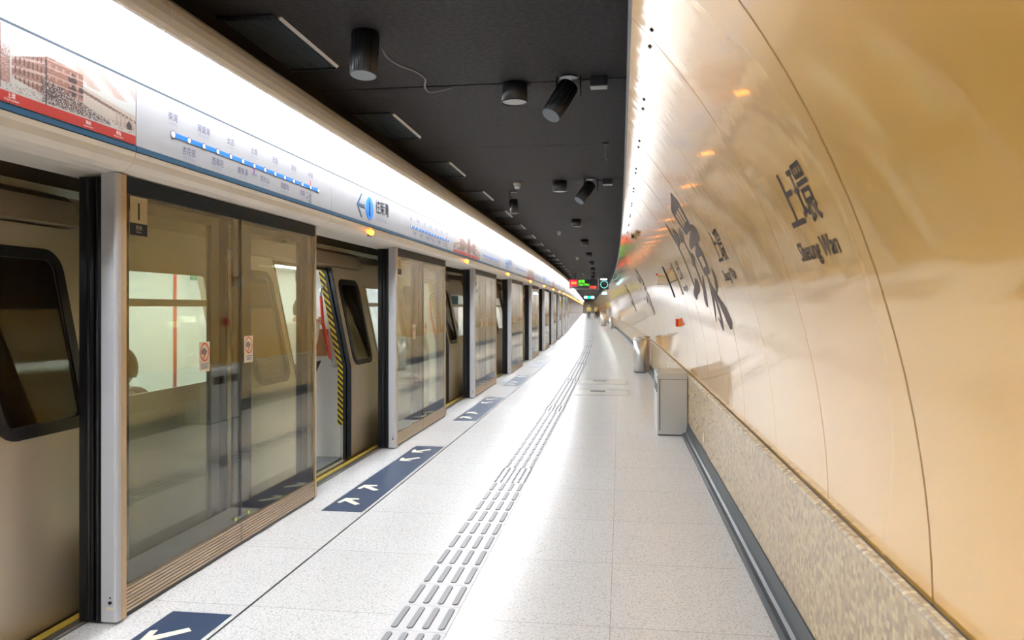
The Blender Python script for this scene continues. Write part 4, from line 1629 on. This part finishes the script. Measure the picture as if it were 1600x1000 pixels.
for yy in (0.02, ):
    b.prism([(-2.95, -.1), (-2.95, 2.3), (-5.5, 2.3), (-5.5, -.1)], 0.0, .12)
b.build('gangway', M['black'], car)
y = DOORS[1] + .50
b = MB(); b.box(-3.2, -3.05, DOORS[1] + .56, DOORS[1] + .575, 1.76, 1.86); pd = b.build('door_indicator', M['navy'], car)
for i in range(8):
    s0 = 3.29 + 3.41 - DOORS[1] + CARL * i
    sm_ = s0 + CARL / 2
    lab = f'{ORD[i]} silver train car stopped behind the glass screens' if i else 'silver train car with open doors directly behind the nearest glass screens'
    a = ang(sm_)
    # the car is straight: its middle lies on the curve
    mid = W(sm_, -.03)
    loc = mid + Vector((math.sin(a) * CARL / 2, -math.cos(a) * CARL / 2, 0))
    if i == 0:
        car.location = loc; car.rotation_euler = (0, 0, a); car['label'] = lab
    else:
        dup(car, loc, a, lab)


# ------------------------------------------------------------------ people
def skin_obj(name, m, chains, parent=None, sub=2):
    """chains: list of lists of (point, radius); the first point of later chains may repeat an earlier one"""
    vs = []; rs = []; es = []
    def vid(p, r):
        for i, q in enumerate(vs):
            if (Vector(p) - Vector(q)).length < 1e-5:
                return i
        vs.append(p); rs.append(r)
        return len(vs) - 1
    for ch in chains:
        ids = [vid(p, r) for p, r in ch]
        es += [(a, c) for a, c in zip(ids, ids[1:]) if a != c]
    me = bpy.data.meshes.new(name)
    me.from_pydata(vs, es, [])
    me.materials.append(m)
    o = bpy.data.objects.new(name, me)
    COL.objects.link(o)
    if parent: o.parent = parent
    sk = o.modifiers.new('skin', 'SKIN')
    sk.use_smooth_shade = True
    for i, v in enumerate(me.skin_vertices[0].data):
        r = rs[i]
        v.radius = r if isinstance(r, tuple) else (r, r)
        v.use_root = i == 0
    sb = o.modifiers.new('sub', 'SUBSURF'); sb.levels = sub; sb.render_levels = sub
    return o


def head_mesh(t, c, r, face_dir, hairm):
    c = Vector(c)
    bm = bmesh.new()
    bmesh.ops.create_uvsphere(bm, u_segments=24, v_segments=18, radius=1)
    for v in bm.verts:
        x, y, z = v.co
        jaw = 1 - .28 * max(0, -z) ** 1.3
        v.co = Vector((x * r * .78 * jaw, y * r * .92 * jaw, z * r * 1.18))
        if y > .8 and -.15 < z < .15 and abs(x) < .2:
            v.co.y += r * .18
    rot = Matrix.Rotation(face_dir, 4, 'Z')
    mb = MB(); mb.bm(bm, Matrix.Translation(c) @ rot, True)
    f = (Matrix.Rotation(face_dir, 3, 'Z') @ Vector((0, 1, 0))); rt = (Matrix.Rotation(face_dir, 3, 'Z') @ Vector((1, 0, 0)))
    for q in (-1, 1):
        mb.cyl(c + rt * q * r * .74, c + rt * q * r * .84, r * .2, r * .14, n=10)
    h = mb.build('head', M['skin'], t)
    b = MB()
    for q in (-1, 1):
        e = c + f * r * .80 + rt * q * r * .3 + Vector((0, 0, r * .08))
        b.cyl(e, e + f * r * .06, r * .09, r * .05, n=8)
    e = c + f * r * .78 - Vector((0, 0, r * .55))
    b.cyl(e - rt * r * .2, e + rt * r * .2, r * .05, n=8)
    b.build('face_features', M['sepia'], h)
    bm = bmesh.new()
    bmesh.ops.create_uvsphere(bm, u_segments=20, v_segments=14, radius=1)
    dele = [v for v in bm.verts if (v.co.y > .35 and v.co.z < .45) or v.co.z < -.45]
    bmesh.ops.delete(bm, geom=dele, context='VERTS')
    for v in bm.verts:
        v.co = Vector((v.co.x * r * .86, v.co.y * r * 1.0, v.co.z * r * 1.28))
    mb = MB(); mb.bm(bm, Matrix.Translation(c) @ rot, True); mb.build('hair', hairm, h, fix=False)


def person(name, label, loc, rz, pose, top, bottom, vest=None):
    t = thing(name, label, 'person', loc, rz)
    J = pose
    pel = J['pelvis']; ch = J['chest']; nk = J['neck']
    body = [[(pel, (.12, .10)), (J['waist'], (.11, .09)), (ch, (.14, .10)), (nk, .055), (J['headb'], .055)]]
    for q in 'lr':
        body.append([(ch, (.14, .10)), (J['sh' + q], .055), (J['el' + q], .042), (J['wr' + q], .028), (J['ha' + q], (.035, .02))])
        body.append([(pel, (.12, .10)), (J['hp' + q], .085), (J['kn' + q], .058), (J['an' + q], .038), (J['to' + q], .035)])
    skin_obj('body', M['skin'], body, t)
    sh = [[(pel, (.155, .125)), (J['waist'], (.145, .12)), (ch, (.175, .125)), (nk, .065)]]
    for q in 'lr':
        sh.append([(ch, (.175, .125)), (J['sh' + q], .072), (J['el' + q], .056), (J['wr' + q], .044)] if J.get('long') else [(ch, (.175, .125)), (J['sh' + q], .072), (J['el' + q], .060)])
    skin_obj('shirt', top, sh, t)
    tr = []
    for q in 'lr':
        tr.append([(pel, (.16, .13)), (J['hp' + q], .105), (J['kn' + q], .08), (J['an' + q], .062)])
    skin_obj('trousers', bottom, tr, t)
    for q in 'lr':
        a = Vector(J['an' + q]); e = Vector(J['to' + q])
        skin_obj('shoe', M['hair'], [[(tuple(a + Vector((0, 0, -.03))), .05), (tuple(e + Vector((0, 0, -.005))), .04)]], t, 1)
    head_mesh(t, J['head'], .105, J.get('face', 0), M['hair'])
    return t


def standing(dx=0, lean=0, stride=.0, long=False, face=0):
    L = lean
    return dict(pelvis=(0, 0, .95), waist=(0, L * .3, 1.10), chest=(0, L * .8, 1.34), neck=(0, L, 1.48), headb=(0, L * 1.1, 1.56), head=(0, L * 1.15, 1.63),
                shl=(-.19, L * .9, 1.40), ell=(-.25, L * .6 - .03, 1.12), wrl=(-.23, L * .5 + .06, .88), hal=(-.22, L * .5 + .09, .79),
                shr=(.19, L * .9, 1.40), elr=(.25, L * .6 - .03, 1.12), wrr=(.23, L * .5 + .08, .90), har=(.22, L * .5 + .12, .81),
                hpl=(-.09, 0, .88), knl=(-.10, stride * .5 + .03, .49), anl=(-.10, stride * .8, .09), tol=(-.11, stride * .8 + .15, .04),
                hpr=(.09, 0, .88), knr=(.10, -stride * .3 + .03, .49), anr=(.10, -stride, .09), tor=(.11, -stride + .15, .04), long=long, face=face)


person('person', 'person in yellow shirt and dark trousers walking, left one of the distant pair', W(97, -1.0), ang(97) + PI, standing(stride=.15), M['yvest'], M['trouser'])
person('person', 'person in yellow shirt leaning forward, right one of the distant pair', W(100, -.12), ang(100) + PI + .8, standing(lean=.15, stride=.1), M['yvest'], M['trouser'])
person('person', 'distant person in dark clothes right of the two yellow shirts', W(110, .35), ang(110), standing(), M['sepia'], M['trouser'])

# passenger at the open door: arm out to the grab rail
yd = 3.29 + 3.41          # the nearest open door's centre
hx, hy, hz = -2.975, yd + .60, 1.38
px0, py0 = -3.13, yd + .36
P = standing(long=True)


def loc_(x, y, z):
    return (x - px0, y - py0, z)


P.update(pelvis=(0, 0, .92), waist=(0, 0, 1.05), chest=(0.02, .0, 1.25), neck=(.03, .02, 1.36), headb=(.04, .03, 1.42), head=(.05, .05, 1.49),
         shl=(-.16, -.05, 1.28), ell=(-.25, -.02, 1.02), wrl=(-.15, .12, .95), hal=(-.10, .16, .93),
         shr=(.14, .02, 1.29), elr=loc_(hx + .0, hy - .26, 1.13), wrr=loc_(hx - .035, hy - .04, hz - .02), har=loc_(hx - .02, hy - .02, hz))
P['face'] = -1.2
tp_ = person('person', 'passenger in white shirt inside the open train door holding the red rail', (px0, py0, -.01), 0, P, M['shirt'], M['trouser'])
# hand: palm and five curled fingers round the rail
hc = Vector(loc_(hx, hy, hz))
for i in range(4):
    z = .030 - .021 * i
    r = .0095 - .0005 * i
    ln = [1.0, 1.08, 1.03, .88][i]
    pts = []
    for q, a in enumerate((160, 210, 260, 310, 350)):
        R = .028 * ln if q < 4 else .024
        pts.append(((hc.x + R * math.cos(math.radians(a)) , hc.y + R * math.sin(math.radians(a)), hc.z + z - .002 * q), r))
    skin_obj('finger', M['skin'], [pts], tp_, 2)
skin_obj('thumb', M['skin'], [[((hc.x - .03, hc.y + .005, hc.z + .015), .012), ((hc.x - .01, hc.y + .03, hc.z + .035), .0105), ((hc.x + .02, hc.y + .022, hc.z + .042), .009)]], tp_, 2)
skin_obj('palm', M['skin'], [[((hc.x - .042, hc.y - .012, hc.z - .045), .018), ((hc.x - .036, hc.y - .004, hc.z - .01), (.018, .024)), ((hc.x - .030, hc.y - .002, hc.z + .02), (.014, .022))]], tp_, 2)

t = thing('paper_bag', 'brown paper bag with red print held at the red rail in the open train door', 'bag', (hx - .075, hy + .0, hz - .37), .5)
b = MB()
b.prism([(-.12, 0), (-.13, .27), (.13, .27), (.12, 0)], -.06, .055); b.build('bag_body', M['kraft'], t)
b = MB(); b.box(-.115, .02, -.0615, -.060, .055, .20); b.build('red_print', M['redpole'], t)
b = MB(); b.cyl((-.045, -.0625, .13), (-.045, -.0615, .13), .045, n=24, smooth=False); b.build('print_disc', M['kraft'], t)
b = MB(); b.prism([(.121, .0), (.131, .27), (.1305, .27), (.1205, 0)], -.058, .053); b.build('red_side', M['red'], t)
b = MB(); b.tube([(-.05, 0, .27), (-.04, 0, .31), (0, 0, .325), (.04, 0, .31), (.05, 0, .27)], .004); b.build('bag_handle', M['kraft'], t)

# seated passenger seen over the window sill, back to the platform
P = dict(pelvis=(0, 0, .50), waist=(-.02, 0, .64), chest=(-.02, 0, .86), neck=(-.03, 0, .99), headb=(-.03, 0, 1.04), head=(-.03, 0, 1.12),
         shl=(-.02, -.17, .92), ell=(-.06, -.22, .66), wrl=(-.25, -.12, .60), hal=(-.33, -.08, .60),
         shr=(-.02, .17, .92), elr=(-.0, .30, .82), wrr=(.03, .34, .93), har=(.03, .36, .95),
         hpl=(-.08, -.09, .50), knl=(-.50, -.10, .50), anl=(-.52, -.10, .09), tol=(-.66, -.10, .04),
         hpr=(-.08, .09, .50), knr=(-.50, .10, .50), anr=(-.52, .10, .09), tor=(-.66, .10, .04), face=PI / 2)
person('person', 'seated passenger with dark hair at the train window behind the nearest screen', (-3.06, 4.36, 0), 0, P, M['sepia'], M['trouser'])

# ------------------------------------------------------------------ one group for every family of repeats
FAM = {'light_strip': 'light strips along the header', 'route_map_sign': 'route map signs on the header', 'direction_sign': 'direction signs on the header',
       'mural_panel': 'picture panels on the header', 'warning_lamp': 'amber door lamps under the header', 'platform_screen': 'glass screens along the platform edge',
       'sliding_glass_door': 'sliding glass door leaves', 'floor_mat': 'arrow mats on the platform floor', 'train_car': 'cars of the train',
       'downlight': 'drum downlights on the ceiling', 'smoke_detector': 'smoke detectors on the ceiling', 'ceiling_vent': 'vents along the ceiling edge',
       'station_name': 'station names on the curved wall', 'calligraphy': 'brush calligraphy on the curved wall', 'spotlight': 'spotlights on the ceiling',
       'junction_box': 'junction boxes on the ceiling', 'floor_hatch': 'hatches in the floor', 'round_bin': 'round bins along the wall'}
for o in bpy.data.objects:
    if o.parent is None and o.name.split('.')[0] in FAM and 'category' in o:
        o['group'] = FAM[o.name.split('.')[0]]
